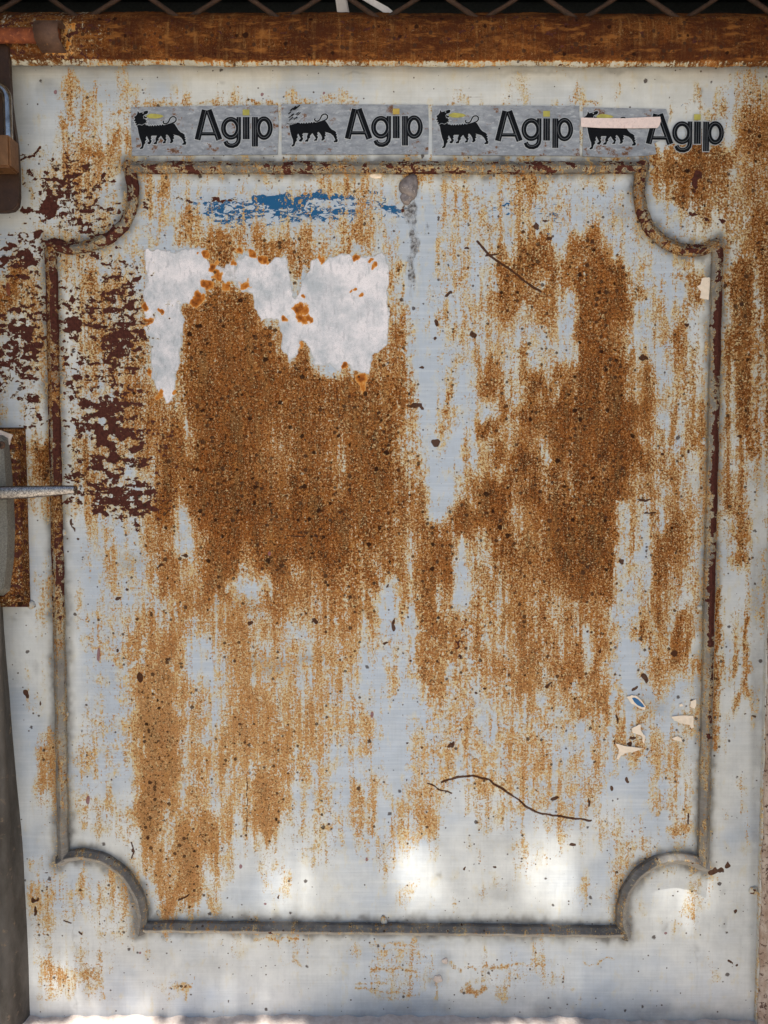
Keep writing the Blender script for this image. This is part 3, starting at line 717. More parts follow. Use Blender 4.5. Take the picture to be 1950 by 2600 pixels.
x0 = P(15, 2572).x - .045; x1 = P(1921, 2572).x; zt = P(975, 120).z; zb = P(975, 2585).z - .004
STEP = .00145
nx = int((x1-x0)/STEP); nz = int((zt-zb)/STEP)
X, Z = np.meshgrid(np.linspace(x0, x1, nx), np.linspace(zb, zt, nz))
PX, PY = to_px(X, Z)
F_ = build_wear(PX, PY)
# gentle dents and ripples of the thin sheet
Yd = .0007*np.sin(X*7+1.2)*np.sin(Z*6+.4)+.0005*np.sin(X*19+Z*11)+.0003*np.sin(Z*37+np.sin(X*23)*1.3)+.00018*np.sin(X*71+np.sin(Z*31)*2)
# raised rim of the white overpaint and swollen rust
Yd -= .00025*np.clip(F_.arr('white')*2-.6, 0, 1)
co = np.stack([X.ravel(), Yd.ravel(), Z.ravel()], axis=1).astype(np.float32)
idx = np.arange(nx*nz).reshape(nz, nx)
q = np.stack([idx[:-1, :-1], idx[:-1, 1:], idx[1:, 1:], idx[1:, :-1]], axis=-1).reshape(-1, 4)
me = bpy.data.meshes.new('door_sheet')
me.vertices.add(len(co)); me.vertices.foreach_set('co', co.ravel())
me.loops.add(q.size); me.loops.foreach_set('vertex_index', q.ravel().astype(np.int32))
me.polygons.add(len(q)); me.polygons.foreach_set('loop_start', np.arange(0, q.size, 4, dtype=np.int32))
me.polygons.foreach_set('use_smooth', np.ones(len(q), dtype=bool))
me.update(calc_edges=True)
set_attr(me, 'wear', pack(F_, 'rust', 'flake', 'blue', 'white'))
set_attr(me, 'wear_shade2', pack(F_, 'orange', 'grime_shade', 'scr', 'pink'))
set_attr(me, 'wear3', pack(F_, 'warm', 'blueish', 'smear', 'rustdark'))
me.materials.append(M_W)
sheet = bpy.data.objects.new('door_sheet', me); COL.objects.link(sheet); door_child(sheet)

# mouldings: folded strip with sloping sides welded on the sheet
def smooth_path(pts, n=6):
    out = []
    k = len(pts)
    if k < 3:
        m = 90
        return [(pts[0][0]+(pts[1][0]-pts[0][0])*i/m, pts[0][1]+(pts[1][1]-pts[0][1])*i/m) for i in range(m+1)]
    for i in range(k-1):
        p0 = Vector(pts[max(i-1, 0)]); p1 = Vector(pts[i]); p2 = Vector(pts[i+1]); p3 = Vector(pts[min(i+2, k-1)])
        for j in range(n):
            t = j/n
            out.append(tuple(.5*((2*p1)+(-p0+p2)*t+(2*p0-5*p1+4*p2-p3)*t*t+(-p0+3*p1-3*p2+p3)*t**3)))
    out.append(tuple(pts[-1])); return out

def moulding(path, inner_sign, rustf, label=None, w2=.0080, h=.0135):
    pts = smooth_path(path)
    W = [P(x, y) for x, y in pts]
    n = len(W); rnd = random.Random(int(path[0][0]*7+path[0][1]))
    # profile across: offset, height
    prof = [(-1.0, -.0010), (-1.0, h*.52), (-.90, h*.60), (-.30, h), (-.18, h), (-.05, h*.86), (.10, h*.84), (.62, h*.62), (.70, h*.30), (1.0, h*.22), (1.0, -.0010)]
    V = []; F = []; wear = []; wear_shade2 = []; wear3 = []
    for i in range(n):
        a = W[max(i-1, 0)]; b = W[min(i+1, n-1)]
        t = (b-a).normalized(); nr = Vector((-t.z, 0, t.x))*inner_sign
        wob = .0004*math.sin(i*.9)+rnd.uniform(-.00025, .00025)
        for j, (o, hh) in enumerate(prof):
            q_ = W[i]+nr*(o*w2+wob)
            V.append((q_.x, -hh+rnd.uniform(-.00012, .00012), q_.z))
            r, fl_, g = rustf(pts[i][0], pts[i][1], o)
            kk = .80+.22*math.sin(i*.31+path[0][0])+.16*math.sin(i*.83+o*2)+.1*math.sin(i*1.9)
            fl_ *= kk*1.08; r *= 1.0-.3*kk
            wear.append((r, fl_, 0, 0)); wear_shade2.append((0, g, 0, 0)); wear3.append((.1, .3, 0, .95))
    m = len(prof)
    for i in range(n-1):
        for j in range(m-1): F.append((i*m+j, i*m+j+1, (i+1)*m+j+1, (i+1)*m+j))
    F.append(tuple(range(m))); F.append(tuple((n-1)*m+j for j in range(m)))
    bm = bmesh.new(); vs = [bm.verts.new(v) for v in V]
    for f in F:
        try: bm.faces.new([vs[k] for k in f])
        except ValueError: pass
    bmesh.ops.recalc_face_normals(bm, faces=bm.faces)
    me = bpy.data.meshes.new('moulding'); bm.to_mesh(me); bm.free()
    for p in me.polygons: p.use_smooth = False
    set_attr(me, 'wear', np.array(wear)); set_attr(me, 'wear_shade2', np.array(wear_shade2)); set_attr(me, 'wear3', np.array(wear3))
    me.materials.append(M_MOULD)
    o = bpy.data.objects.new('moulding', me); COL.objects.link(o); door_child(o)
    if label: o['label'] = label
    return o
def rf_top(x, y, o): return (.46 if o < .5 else .34, .62, 1.0 if o < .5 else .6)
def rf_arc_tl(x, y, o): return (.52, .80, .95)
def rf_arc_tr(x, y, o): return (.66 if o < .3 else .48, .60, 1.0)
def rf_left(x, y, o):
    k = 1 if y < 1380 else max(0, 1-(y-1380)/350)
    return (.34+.34*k+.12*(y < 2000), .80*k+.1 if abs(o) > .25 else .50*k, .7)
def rf_right(x, y, o):
    k = 1 if y < 1500 else max(.0, 1-(y-1500)/500)
    return (.34+.1*k, (.90*k+.22) if -.75 < o < .9 else .3*k, .7)
def rf_bot(x, y, o): return (.16 if o > -.1 else .26, .18, .30 if o > -.1 else .95)  # upper slope painted dark, lower pale, as if lit from below
moulding(L_TOP, 1, rf_top); moulding(ARC_TL, -1, rf_arc_tl, 'brown rusted quarter-round corner moulding'); moulding(L_LEFT, -1, rf_left)
moulding(ARC_BL, -1, rf_bot); moulding(L_BOT, -1, rf_bot); moulding(ARC_BR, -1, rf_bot); moulding(ARC_TR, 1, rf_arc_tr); moulding(L_RIGHT, 1, rf_right)

# weld beads
def wear_const(o, rust=.6, flake=.2, grime_shade=.2, warm=.2, rd=.3, blue=.3, orange=0.0):
    n = len(o.data.vertices)
    set_attr(o.data, 'wear', np.array([[rust, flake, 0, 0]]*n)); set_attr(o.data, 'wear_shade2', np.array([[orange, grime_shade, 0, 0]]*n)); set_attr(o.data, 'wear3', np.array([[warm, blue, 0, rd]]*n))
def bead(px, py, r, d=0.0, mat=M_W, name='weld_bead', sx=1.0, sz=1.0, lab=None, dep=.5):
    bm = bmesh.new(); bmesh.ops.create_icosphere(bm, subdivisions=3, radius=1)
    rr = random.Random(int(px+py)); ph = [rr.uniform(0, 6) for _ in range(6)]
    c = P(px, py)
    for v in bm.verts:
        n = 1+.16*math.sin(v.co.x*3+ph[0])*math.sin(v.co.z*4+ph[1])+.1*math.sin(v.co.y*7+ph[2]+v.co.x*5)
        v.co = Vector((c.x+v.co.x*r*n*sx, -d+v.co.y*r*n*dep, c.z+v.co.z*r*n*sz))
    o = bm_obj(name, bm, mat, None, True, lab); door_child(o)
    if mat is M_W: wear_const(o, .22, .25, .45)
    return o
for px, py, r in ((160, 1352, .0045), (168, 1812, .004), (1786, 1120, .004), (1777, 1542, .004), (1572, 2357, .006), (155, 2178, .006), (352, 2357, .005), (1913, 2260, .007), (78, 1535, .005), (1650, 425, .005), (975, 2338, .006), (402, 2318, .003)):
    bead(px, py, r, .0, sz=random.uniform(.8, 1.4), sx=random.uniform(.8, 1.3))
bead(1039, 474, .0125, .0, M_ALU, 'filler_lump', 1.0, 1.25, 'silvery lump of filler stuck under the top moulding', .55)
bead(1033, 503, .0075, .0, M_ALU, 'filler_lump', 1.1, 1.2, 'small lower lump of silvery filler', .5)
bead(1130, 2440, .0042, .0, M_PLASTER, 'paint_lump', 1, 1, None, .25); bead(1112, 2485, .0062, .0, M_PLASTER, 'paint_lump', 1, .9, None, .25)
bead(955, 447, .005, 0, M_PAPER, 'paint_lump', 1.6, .7, None, .4); bead(22, 735, .006, 0, M_ORANGE, 'paint_lump', .8, 2.2, None, .25)

# ------------------------------------------------------------------ stickers
K5 = .4097
def stroke_set():
    def ring(cx, cy, rx, ry, n=40): return [(cx+rx*math.cos(2*math.pi*i/n), cy+ry*math.sin(2*math.pi*i/n)) for i in range(n)]
    S = [([(421, 213), (466, 28)], 37, False), ([(556, 213), (489, 28)], 39, False), ([(440, 176), (540, 176)], 22, False),
         (ring(627, 142, 46, 56), 30, True), ([(676, 72), (676, 205), (672, 226), (660, 242), (640, 250), (618, 249), (602, 240), (593, 222)], 28, False),
         ([(722, 72), (722, 210)], 42, False), ([(776, 72), (776, 255)], 38, False), (ring(832, 141, 39, 58), 30, True)]
    I = [([(428, 213), (474, 28)], 2, False), ([(549, 213), (485, 40)], 3, False), ([(446, 172), (534, 172)], 2.5, False), (ring(627, 142, 48, 58), 2.5, True),
         ([(676, 74), (676, 205), (670, 226), (658, 238), (640, 246), (618, 245), (606, 238), (597, 222)], 2.5, False),
         ([(714, 72), (714, 210)], 2.5, False), ([(729, 72), (729, 210)], 2.5, False), ([(768, 72), (768, 255)], 2.5, False), ([(781, 72), (781, 255)], 2.5, False), (ring(832, 141, 41, 60), 2.5, True)]
    return S, I
DOG = [(53, 33), (62, 47), (76, 44), (92, 38), (104, 33), (116, 34), (117, 44), (110, 54), (98, 57), (92, 62), (98, 70), (112, 74), (106, 82), (98, 82), (104, 92), (116, 97), (104, 98), (110, 112), (98, 107), (102, 122), (118, 124), (122, 130), (130, 122), (136, 130), (144, 121), (150, 130),
       (160, 120), (166, 129), (176, 119), (182, 127), (192, 117), (198, 126), (206, 116), (214, 123), (232, 118), (250, 112), (268, 110), (280, 114), (292, 132), (304, 152), (318, 166), (332, 172), (345, 184), (340, 190), (350, 198), (342, 203), (352, 214), (345, 218), (354, 230), (350, 243), (330, 245),
       (327, 238), (338, 230), (326, 206), (308, 190), (288, 184), (272, 180), (280, 188), (273, 194), (280, 204), (270, 210), (274, 222), (262, 234), (250, 233), (256, 220), (252, 205), (242, 188), (232, 180), (226, 188), (232, 196), (224, 202), (232, 212), (226, 222), (225, 234), (207, 236), (207, 229), (218, 220),
       (206, 204), (196, 188), (186, 200), (180, 206), (184, 214), (174, 222), (170, 240), (151, 241), (150, 234), (164, 224), (162, 208), (170, 188), (140, 188), (134, 196), (140, 204), (132, 210), (140, 220), (136, 230), (128, 241), (114, 239), (112, 231), (124, 222), (116, 206), (108, 190), (102, 204), (108, 212),
       (98, 222), (102, 232), (92, 244), (86, 266), (70, 272), (65, 266), (77, 254), (76, 230), (66, 204), (58, 172), (52, 140), (46, 124), (40, 126), (44, 110), (33, 112), (40, 98), (27, 97), (37, 84), (29, 72), (42, 64), (50, 52)]
TAIL = [(252, 116), (266, 110), (280, 105), (290, 93), (289, 79), (278, 70), (264, 71), (253, 80), (247, 94), (240, 107), (228, 114), (215, 113), (209, 103), (214, 97)]
FLAME = [(104, 71), (112, 60), (135, 51), (165, 53), (195, 58), (214, 67), (196, 77), (165, 82), (130, 81)]

def multi(name, shapes, mat, mp, d, parent, label=None):
    """flat print: strokes and filled outlines joined in one piece of ink"""
    V = []; F = []
    dd = d
    for sh in shapes:
        if sh[0] == 'fill':
            pts = [mp(*p) for p in sh[1]]; W = [P(*p) for p in pts]
            for t in tessellate_polygon([[Vector((p.x, p.z, 0)) for p in W]]): F.append(tuple(len(V)+k for k in t))
            V += [(p.x, -dd, p.z) for p in W]
        else:
            v, f = ribbon(sh[1], sh[2], sh[3]); W = [P(*mp(*p)) for p in v]
            F += [tuple(len(V)+k for k in ff) for ff in f]; V += [(p.x, -dd, p.z) for p in W]
        dd += .00002
    bm = bmesh.new(); vs = [bm.verts.new(v) for v in V]
    for f in F:
        try:
            fc = bm.faces.new([vs[k] for k in f])
        except ValueError: continue
    bm.normal_update()
    for fc in bm.faces:
        if fc.normal.y > 0: fc.normal_flip()
    me = bpy.data.meshes.new(name); bm.to_mesh(me); bm.free(); me.materials.append(mat)
    o = bpy.data.objects.new(name, me); link(o, parent)
    if label: o['label'] = label
    return o

def sticker(ax, base, rot, dogx, dogy, outline, label, flame_mat, dot_mat, scratched=False, flame=True):
    st = poly_flat('sticker', outline, .0022, M_STICK, None, thick=.0016, label=label); door_child(st)
    n = len(st.data.vertices); set_attr(st.data, 'edge', np.array([[.68, 0, 0, 1]]*n))
    cr, sr = math.cos(R(rot)), math.sin(R(rot))
    def mt(u, v):
        x, y = (u-402)*K5, (v-213)*K5; return (ax+x*cr-y*sr, base+x*sr+y*cr)
    def md(u, v):
        x, y = (u-26)*K5, (v-33)*K5; return (dogx+x*cr-y*sr, dogy+x*sr+y*cr)
    S, I = stroke_set()
    def ext(s, e):
        p, wd, cl = s
        if cl: return ('s', p, wd+e*2, cl)
        p = [Vector(a) for a in p]; d0 = (p[0]-p[1]).normalized()*e; d1 = (p[-1]-p[-2]).normalized()*e
        return ('s', [tuple(p[0]+d0)]+[tuple(a) for a in p[1:-1]]+[tuple(p[-1]+d1)], wd+e*2, cl)
    def kid(o): o.parent = st; return o
    kid(multi('letter_outline', [ext(s, 4) for s in S], M_PALE, mt, .0025, st))
    kid(multi('lettering', [ext(s, 0) for s in S], M_BLACK, mt, .0029, st))
    kid(multi('inline_stripe', [('s', a, b*.8, c) for a, b, c in I], M_INL, mt, .0033, st))
    kid(multi('letter_dot', [('fill', [(700, 26), (742, 26), (742, 62), (700, 62)])], dot_mat, mt, .0030, st))
    kid(multi('letter_dot_stem', [('fill', [(716.5, 62), (726.5, 62), (726.5, 208), (716.5, 208)])], dot_mat, mt, .0034, st)) if False else None
    dog = DOG
    if scratched:   # the head is scraped off to shreds
        dog = [p for p in DOG if not (p[1] < 118 and p[0] < 118)]
        dog = dog[:]
    kid(multi('dog_outline', [('s', dog, 9, True), ('s', TAIL, 15, False)], M_PALE, md, .0025, st))
    shapes = [('fill', dog), ('s', TAIL, 7.5, False)]
    if scratched:
        rr = random.Random(3)
        for k in range(15):
            a = rr.uniform(30, 105); b = 112-rr.uniform(0, 78); L = rr.uniform(10, 26)
            shapes.append(('s', [(a, b), (a+L*.5, b-L*.42), (a+L, b-L*.9)], rr.uniform(3, 9), False))
    kid(multi('dog_emblem', shapes, M_BLACK, md, .0029, st))
    if scratched:
        kid(multi('scrape', [('s', [(28+i*13, 150-i*4), (70+i*14, 108-i*5)], 2.2+i % 2, False) for i in range(6)], M_PALE, md, .0036, st))
    else:
        kid(multi('eye', [('fill', [(83, 46), (88, 44), (91, 48), (87, 52), (83, 50)])], M_PALE, md, .0034, st))
        kid(multi('mouth_line', [('s', [(94, 60), (88, 70), (92, 84), (110, 82)], 2.2, False), ('s', [(44, 128), (62, 118), (80, 124), (100, 112)], 2.0, False)], M_PALE, md, .0034, st))
    if flame: kid(multi('flame', [('fill', FLAME)], flame_mat, md, .0030, st))
    return st
sticker(495, 357.3, .0, 340.5, 283.5, [(334, 274), (520, 271), (706, 269), (708, 330), (705, 394), (520, 395), (337, 397), (334, 340)], 'leftmost sticker with intact black six-legged dog and flame', M_YEL, M_YEL)
sticker(875, 354.8, .0, 724, 277, [(715, 266), (900, 267), (1087, 268), (1089, 330), (1087, 393), (900, 394), (716, 393)], 'second sticker, its dog scraped off at the head', M_YEL, M_YEL2, scratched=True, flame=False)
sticker(1255.5, 360.0, .3, 1106, 281, [(1097, 270), (1280, 270), (1470, 271), (1471, 397), (1280, 396), (1098, 395)], 'third sticker, with clean flame and dog', M_YEL, M_YEL)
sticker(1637, 367.5, .7, 1480, 284, [(1480, 274), (1690, 279), (1697, 300), (1690, 325), (1700, 345), (1660, 365), (1665, 392), (1640, 397), (1560, 401), (1479, 398)], 'rightmost sticker, its dog crossed by a pale tape strip', M_YEL, M_YEL)
tape = poly_flat('tape_strip', [(1473, 302), (1500, 303), (1580, 304), (1640, 301), (1674, 300), (1675, 312), (1671, 323), (1666, 328), (1600, 329), (1520, 328), (1473, 325)], .0042, M_TAPE, None, thick=.0006, label='pinkish white tape strip across the rightmost sticker'); door_child(tape)

for pts, m in ((T(1300, 1300, [(738, 1197), (775, 1184), (808, 1192), (838, 1222), (866, 1258), (856, 1282), (812, 1262), (772, 1240), (755, 1215)]), M_PAPER),
               (T(1300, 1300, [(1030, 1325), (1100, 1316), (1172, 1318), (1175, 1395), (1158, 1400), (1150, 1378), (1090, 1368), (1048, 1350)]), M_PAPER),
               (T(1300, 1300, [(1155, 1225), (1188, 1212), (1190, 1255), (1182, 1272), (1150, 1258)]), M_PAPER),
               (T(1300, 1300, [(775, 1400), (820, 1375), (835, 1378), (832, 1410), (850, 1440), (862, 1450), (856, 1500), (846, 1490), (840, 1450), (800, 1435), (778, 1425)]), M_PAPER),
               (T(1300, 1300, [(668, 1498), (720, 1512), (790, 1522), (850, 1528), (800, 1548), (735, 1560), (705, 1575), (690, 1602), (672, 1600), (690, 1560), (690, 1535)]), M_PAPER),
               (T(1300, 1300, [(1032, 1462), (1070, 1450), (1096, 1465), (1098, 1490), (1085, 1482), (1050, 1476)]), M_PAPER),
               (T(1300, 1300, [(1080, 1245), (1100, 1238), (1106, 1256), (1084, 1258)]), M_PAPER),
               ([(1781, 708), (1790, 705), (1802, 706), (1798, 762), (1788, 760), (1776, 757), (1779, 740), (1769, 728), (1778, 722)], M_PAPER)):
    rr = random.Random(int(pts[0][0])); fine_ = []
    for i in range(len(pts)):
        a = pts[i]; b = pts[(i+1) % len(pts)]
        for t in (0, .33, .66): fine_.append((a[0]+(b[0]-a[0])*t+rr.uniform(-1, 1)*(t > 0), a[1]+(b[1]-a[1])*t+rr.uniform(-1, 1)*(t > 0)))
    door_child(poly_flat('paper_scrap', fine_, .0016, m, None, thick=.0006))
door_child(poly_flat('printed_scrap', T(1300, 1300, [(775, 1203), (792, 1200), (815, 1212), (828, 1225), (842, 1240), (858, 1262), (838, 1262), (812, 1250), (790, 1230)]), .0020, M_BLUE, None, thick=.0003, label='blue printed centre of a torn paper scrap'))

# ------------------------------------------------------------------ lock case, escutcheon, lever
def slab(name, px0, py0, px1, py1, dback, dfront, mat, bevel=.002, parent=None, seg=2, taper=0.0, smooth=False):
    a = P(px0, py0, dback); b = P(px1, py1, dback)
    xa, xb = sorted((a.x, b.x)); za, zb_ = sorted((a.z, b.z))
    bm = bmesh.new(); bmesh.ops.create_cube(bm, size=1)
    for v in bm.verts:
        f = v.co.y < 0
        v.co = Vector((xa if v.co.x < 0 else xb, -dfront if f else -dback, za if v.co.z < 0 else zb_))
        if f and taper:
            v.co.x += taper if v.co.x == xa else -taper; v.co.z += taper if v.co.z == za else -taper
    bmesh.ops.bevel(bm, geom=list(bm.edges), offset=bevel, segments=seg, affect='EDGES', profile=.6)
    o = bm_obj(name, bm, mat, None, smooth)
    return o
case = slab('lock_case', -70, 1085, 79, 1541, -.001, .019, M_W, .0018, taper=.0035); wear_const(case, .95, .50, .5, .3, 1.0)
o2 = slab('case_cover', -70, 1098, 62, 1528, .018, .0225, M_W, .0012, taper=.001); wear_const(o2, .90, .60, .2, .3, .8); door_child(o2); door_child(case)
def plate_outline():
    # tapering cast plate: front face and sloping flank
    L = [(1166, 22), (1250, 28), (1340, 32), (1420, 30), (1480, 22), (1500, 14)]
    top = [(-60, 1112), (10, 1112), (20, 1118)]
    fr = top+[(x, y) for y, x in L]+[(-60, 1508)]
    return fr
def extrude_outline(name, front, back, dfront, dback, mat, bevel=.0008):
    n = len(front); bm = bmesh.new()
    f = [bm.verts.new(P(x, y, dfront)) for x, y in front]; b = [bm.verts.new(P(x, y, dback)) for x, y in back]
    bm.faces.new(f)
    for i in range(n): bm.faces.new((f[i], f[(i+1) % n], b[(i+1) % n], b[i]))
    bmesh.ops.bevel(bm, geom=[e for e in bm.edges if all(v in f for v in e.verts)], offset=bevel, segments=2, affect='EDGES')
    return bm_obj(name, bm, mat)
fr = [(-70, 1112), (-2, 1112), (8, 1120), (12, 1180), (16, 1260), (19, 1340), (17, 1420), (8, 1490), (-4, 1503), (-70, 1503)]
bk = [(-78, 1104), (8, 1104), (22, 1112), (30, 1180), (36, 1260), (40, 1340), (37, 1420), (26, 1500), (10, 1513), (-78, 1513)]
esc = extrude_outline('escutcheon', fr, bk, .038, .0215, M_CAST, .0015); door_child(esc)
door_child(poly_flat('paint_chip', T(0, 650, [(-20, 1128), (60, 1135), (100, 1150), (138, 1165), (125, 1190), (118, 1225), (95, 1238), (75, 1215), (58, 1190), (40, 1178), (-20, 1172)]), .0232, M_PLASTER, None, thick=.0004))
bm = bmesh.new(); c = P(3, 1130, .0385); bmesh.ops.create_cone(bm, cap_ends=True, segments=20, radius1=.0052, radius2=.0042, depth=.0022)
for v in bm.verts: v.co = Vector((c.x+v.co.x, -.0388-v.co.z*1.0, c.z+v.co.y))
screw = bm_obj('screw', bm, M_BRACKET); screw.parent = esc; 
bm = bmesh.new()
for a in (0, 1):
    bmesh.ops.create_cube(bm, size=1)
for i, v in enumerate(bm.verts):
    wx, wz = ((.0056, .0011) if i < 8 else (.0011, .0056)); v.co = Vector((c.x+v.co.x*wx, -.0401-v.co.y*.0004, c.z+v.co.z*wz))
slot = bm_obj('cross_slot', bm, M_DARK); slot.parent = esc
# lever: flattened bar that narrows and curls to its tip
bm = bmesh.new(); rings = []
stn = [(-90, 1252, .060, 18.5), (-40, 1252, .062, 18.5), (0, 1251.5, .063, 18), (50, 1250, .062, 17), (95, 1248, .060, 15.5), (140, 1245.5, .057, 13), (170, 1244, .054, 12), (190, 1243.5, .052, 11.5), (194, 1243.5, .0512, 9.5)]
for (px, py, d, hw) in stn:
    c0 = P(px, py, d); hz = abs(P(px, py+hw, d).z-c0.z); ring = []
    for k in range(20):
        a = 2*math.pi*k/20; ca, sa = math.cos(a), math.sin(a)
        ex = .55
        y_ = math.copysign(abs(ca)**ex, ca)*.0065; z_ = math.copysign(abs(sa)**.75, sa)*hz
        ring.append(bm.verts.new((c0.x, c0.y+y_, c0.z+z_)))
    rings.append(ring)
for a, b in zip(rings, rings[1:]):
    for k in range(20): bm.faces.new((a[k], a[(k+1) % 20], b[(k+1) % 20], b[k]))
bm.faces.new(rings[0]); bm.faces.new(rings[-1])
lever = bm_obj('lever_handle', bm, M_LEVER, None, True, 'worn bright chrome lever'); door_child(lever)
sub = lever.modifiers.new('s', 'SUBSURF'); sub.levels = 1; sub.render_levels = 1

# ------------------------------------------------------------------ frame
frame = empty('door_frame', 'brown rusted steel top rail with weathered jambs framing the pale door', 'door frame', (0, 0, P(975, 2590).z))
def frame_child(o):
    o.parent = frame; o.matrix_parent_inverse = Matrix.Translation(-frame.location); return o
# top rail: extruded profile, (row of the survey grid, depth), rust amount
def rail(name, prof, xa, xb, rustf, tilt=0.0):
    n = 360; V = []; A = []; B = []; Cc = []
    for i in range(n+1):
        t = i/n; px = xa+(xb-xa)*t
        for (py, d, key) in prof:
            jit = 1.1*math.sin(px*.013)+.8*math.sin(px*.051+py)+random.uniform(-.7, .7)*(key != 'top')
            if key == 'lip': jit += 1.0*math.sin(px*.021+2)+.6*math.sin(px*.09)+random.uniform(-1, 1)
            p = P(px, py+tilt*t+jit, d); V.append((P(px, py, d).x, -d-(.0004*math.sin(px*.07+py) if key != 'back' else 0), p.z))
            r, fl_, g, wm, rd = rustf(px, key)
            A.append((r, fl_, 0, 0)); B.append((0 if not (px < 260 and key in ('mid', 'low')) else .55*max(0, 1-abs(px-150)/110), g, 0, 0)); Cc.append((wm, .2, 0, rd))
    m = len(prof); F = [(i*m+j, i*m+j+1, (i+1)*m+j+1, (i+1)*m+j) for i in range(n) for j in range(m-1)]
    bm = bmesh.new(); vs = [bm.verts.new(v) for v in V]
    for f in F: bm.faces.new([vs[k] for k in f])
    bmesh.ops.recalc_face_normals(bm, faces=bm.faces)
    me = bpy.data.meshes.new(name); bm.to_mesh(me); bm.free()
    for p in me.polygons: p.use_smooth = True
    set_attr(me, 'wear', np.array(A)); set_attr(me, 'wear_shade2', np.array(B)); set_attr(me, 'wear3', np.array(Cc)); me.materials.append(M_RAIL)
    o = bpy.data.objects.new(name, me); COL.objects.link(o); frame_child(o); return o
def rrail(px, key):
    left = max(0, min(1, (330-px)/120)); rgt = max(0, min(1, (px-1650)/200))
    if key in ('top', 'mid', 'low', 'back'): return (1.18-.45*left-.12*rgt, .24+.22*left, .3+.2*left, .2, .92)
    if key == 'edge': return (.75-.2*left, .1, .1, .9, .5)
    return (.40+.2*rgt, .20, .45, .7, .5)
rail('top_rail', [(30, .000, 'back'), (38, .020, 'top'), (48, .026, 'top'), (60, .029, 'mid'), (100, .030, 'mid'), (138, .030, 'low'), (147, .0285, 'low'), (151, .026, 'edge'), (156, .024, 'lip'), (163, .0225, 'lip'), (166, .019, 'lip'), (166, .001, 'lip')], -120, 2080, rrail, 5)
# jambs
def jamb(name, pin, pout, dfront, mat, bottom=2640):
    za = P(975, 150).z; zb2 = P(975, bottom).z - .06
    n = 110; V = []; F = []
    for i in range(n+1):
        z = zb2+(za-zb2)*i/n
        j = .0008*math.sin(z*60)+.0006*math.sin(z*171+1)+random.uniform(-.0003, .0003)
        s = 1 if pout > pin else -1
        V += [(pin+j, .004, z), (pin+j-s*.0006, -dfront*.35, z), (pin+j*1.5-s*.001, -dfront+.003, z), (pin+j+s*.003, -dfront, z), (pout, -dfront, z), (pout, .03, z)]
    m = 6
    for i in range(n):
        for k in range(m-1): F.append((i*m+k, i*m+k+1, (i+1)*m+k+1, (i+1)*m+k))
    bm = bmesh.new(); vs = [bm.verts.new(v) for v in V]
    for f in F: bm.faces.new([vs[k] for k in f])
    bmesh.ops.recalc_face_normals(bm, faces=bm.faces)
    o = bm_obj(name, bm, mat, None, True); frame_child(o); return o
JD = .040
xf = P(14, 2500, JD).x
n = 130; V = []; F = []
rows = np.linspace(900, 2680, n+1)
bxs = np.interp(rows, [900, 1570, 1800, 2000, 2180, 2500, 2680], [-48, 8, 26, 44, 60, 74, 80])
fxs = np.interp(rows, [900, 1570, 2000, 2500, 2680], [-60, -6, 6, 14, 18])
for i in range(n+1):
    j = random.uniform(-.0003, .0003); B_ = P(bxs[i], rows[i], 0); Fr = P(fxs[i], rows[i], JD); z = B_.z; fx_ = Fr.x; bx_ = B_.x
    V += [(bx_+.0015, .004, z), (bx_-.001+j*.4, -.003, z), (bx_+(fx_-bx_)*.5, -JD*.5+j, z), (fx_+.003+j, -JD+.004, z), (fx_+j, -JD+.0005, z), (fx_-.004+j, -JD-.0008, z), (fx_-.14, -JD-.0008, z), (fx_-.14, .03, z)]
for i in range(n):
    for k in range(7): F.append((i*8+k, i*8+k+1, (i+1)*8+k+1, (i+1)*8+k))
M_JP = simple('shaded_jamb_paint', (92, 88, 84), (66, 62, 58), 30, .8, c3=(120, 104, 88), k3=(.60, .70), bump=.5, spec=.15, stretch=(1, 1, .4))  # jamb paint darkened, its shade put into the colour
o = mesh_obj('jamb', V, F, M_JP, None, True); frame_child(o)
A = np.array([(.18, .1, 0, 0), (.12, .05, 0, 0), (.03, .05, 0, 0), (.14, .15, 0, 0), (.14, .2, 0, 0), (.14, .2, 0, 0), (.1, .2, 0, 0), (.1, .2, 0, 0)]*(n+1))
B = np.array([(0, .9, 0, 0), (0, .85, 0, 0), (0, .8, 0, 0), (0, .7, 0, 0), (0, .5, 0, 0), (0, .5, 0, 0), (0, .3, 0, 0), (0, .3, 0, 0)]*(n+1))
set_attr(o.data, 'wear', A); set_attr(o.data, 'wear_shade2', B); set_attr(o.data, 'wear3', np.array([(.5, .2, 0, .6)]*(8*(n+1))))
xl = xf
xr = P(1933, 2400, .010).x; jamb('jamb', xr, xr+.16, .012, M_JAMB)
o = slab('jamb_strip', 1919, 200, 1931, 2660, -.001, .006, M_W, .001)
# follow the vertical of the door edge
xs_ = P(1921, 2572).x
for v in o.data.vertices: v.co.x = xs_-.0035 if v.co.x < (P(1925, 1300).x) else xs_+.0035
wear_const(o, .2, .1, .3); frame_child(o)
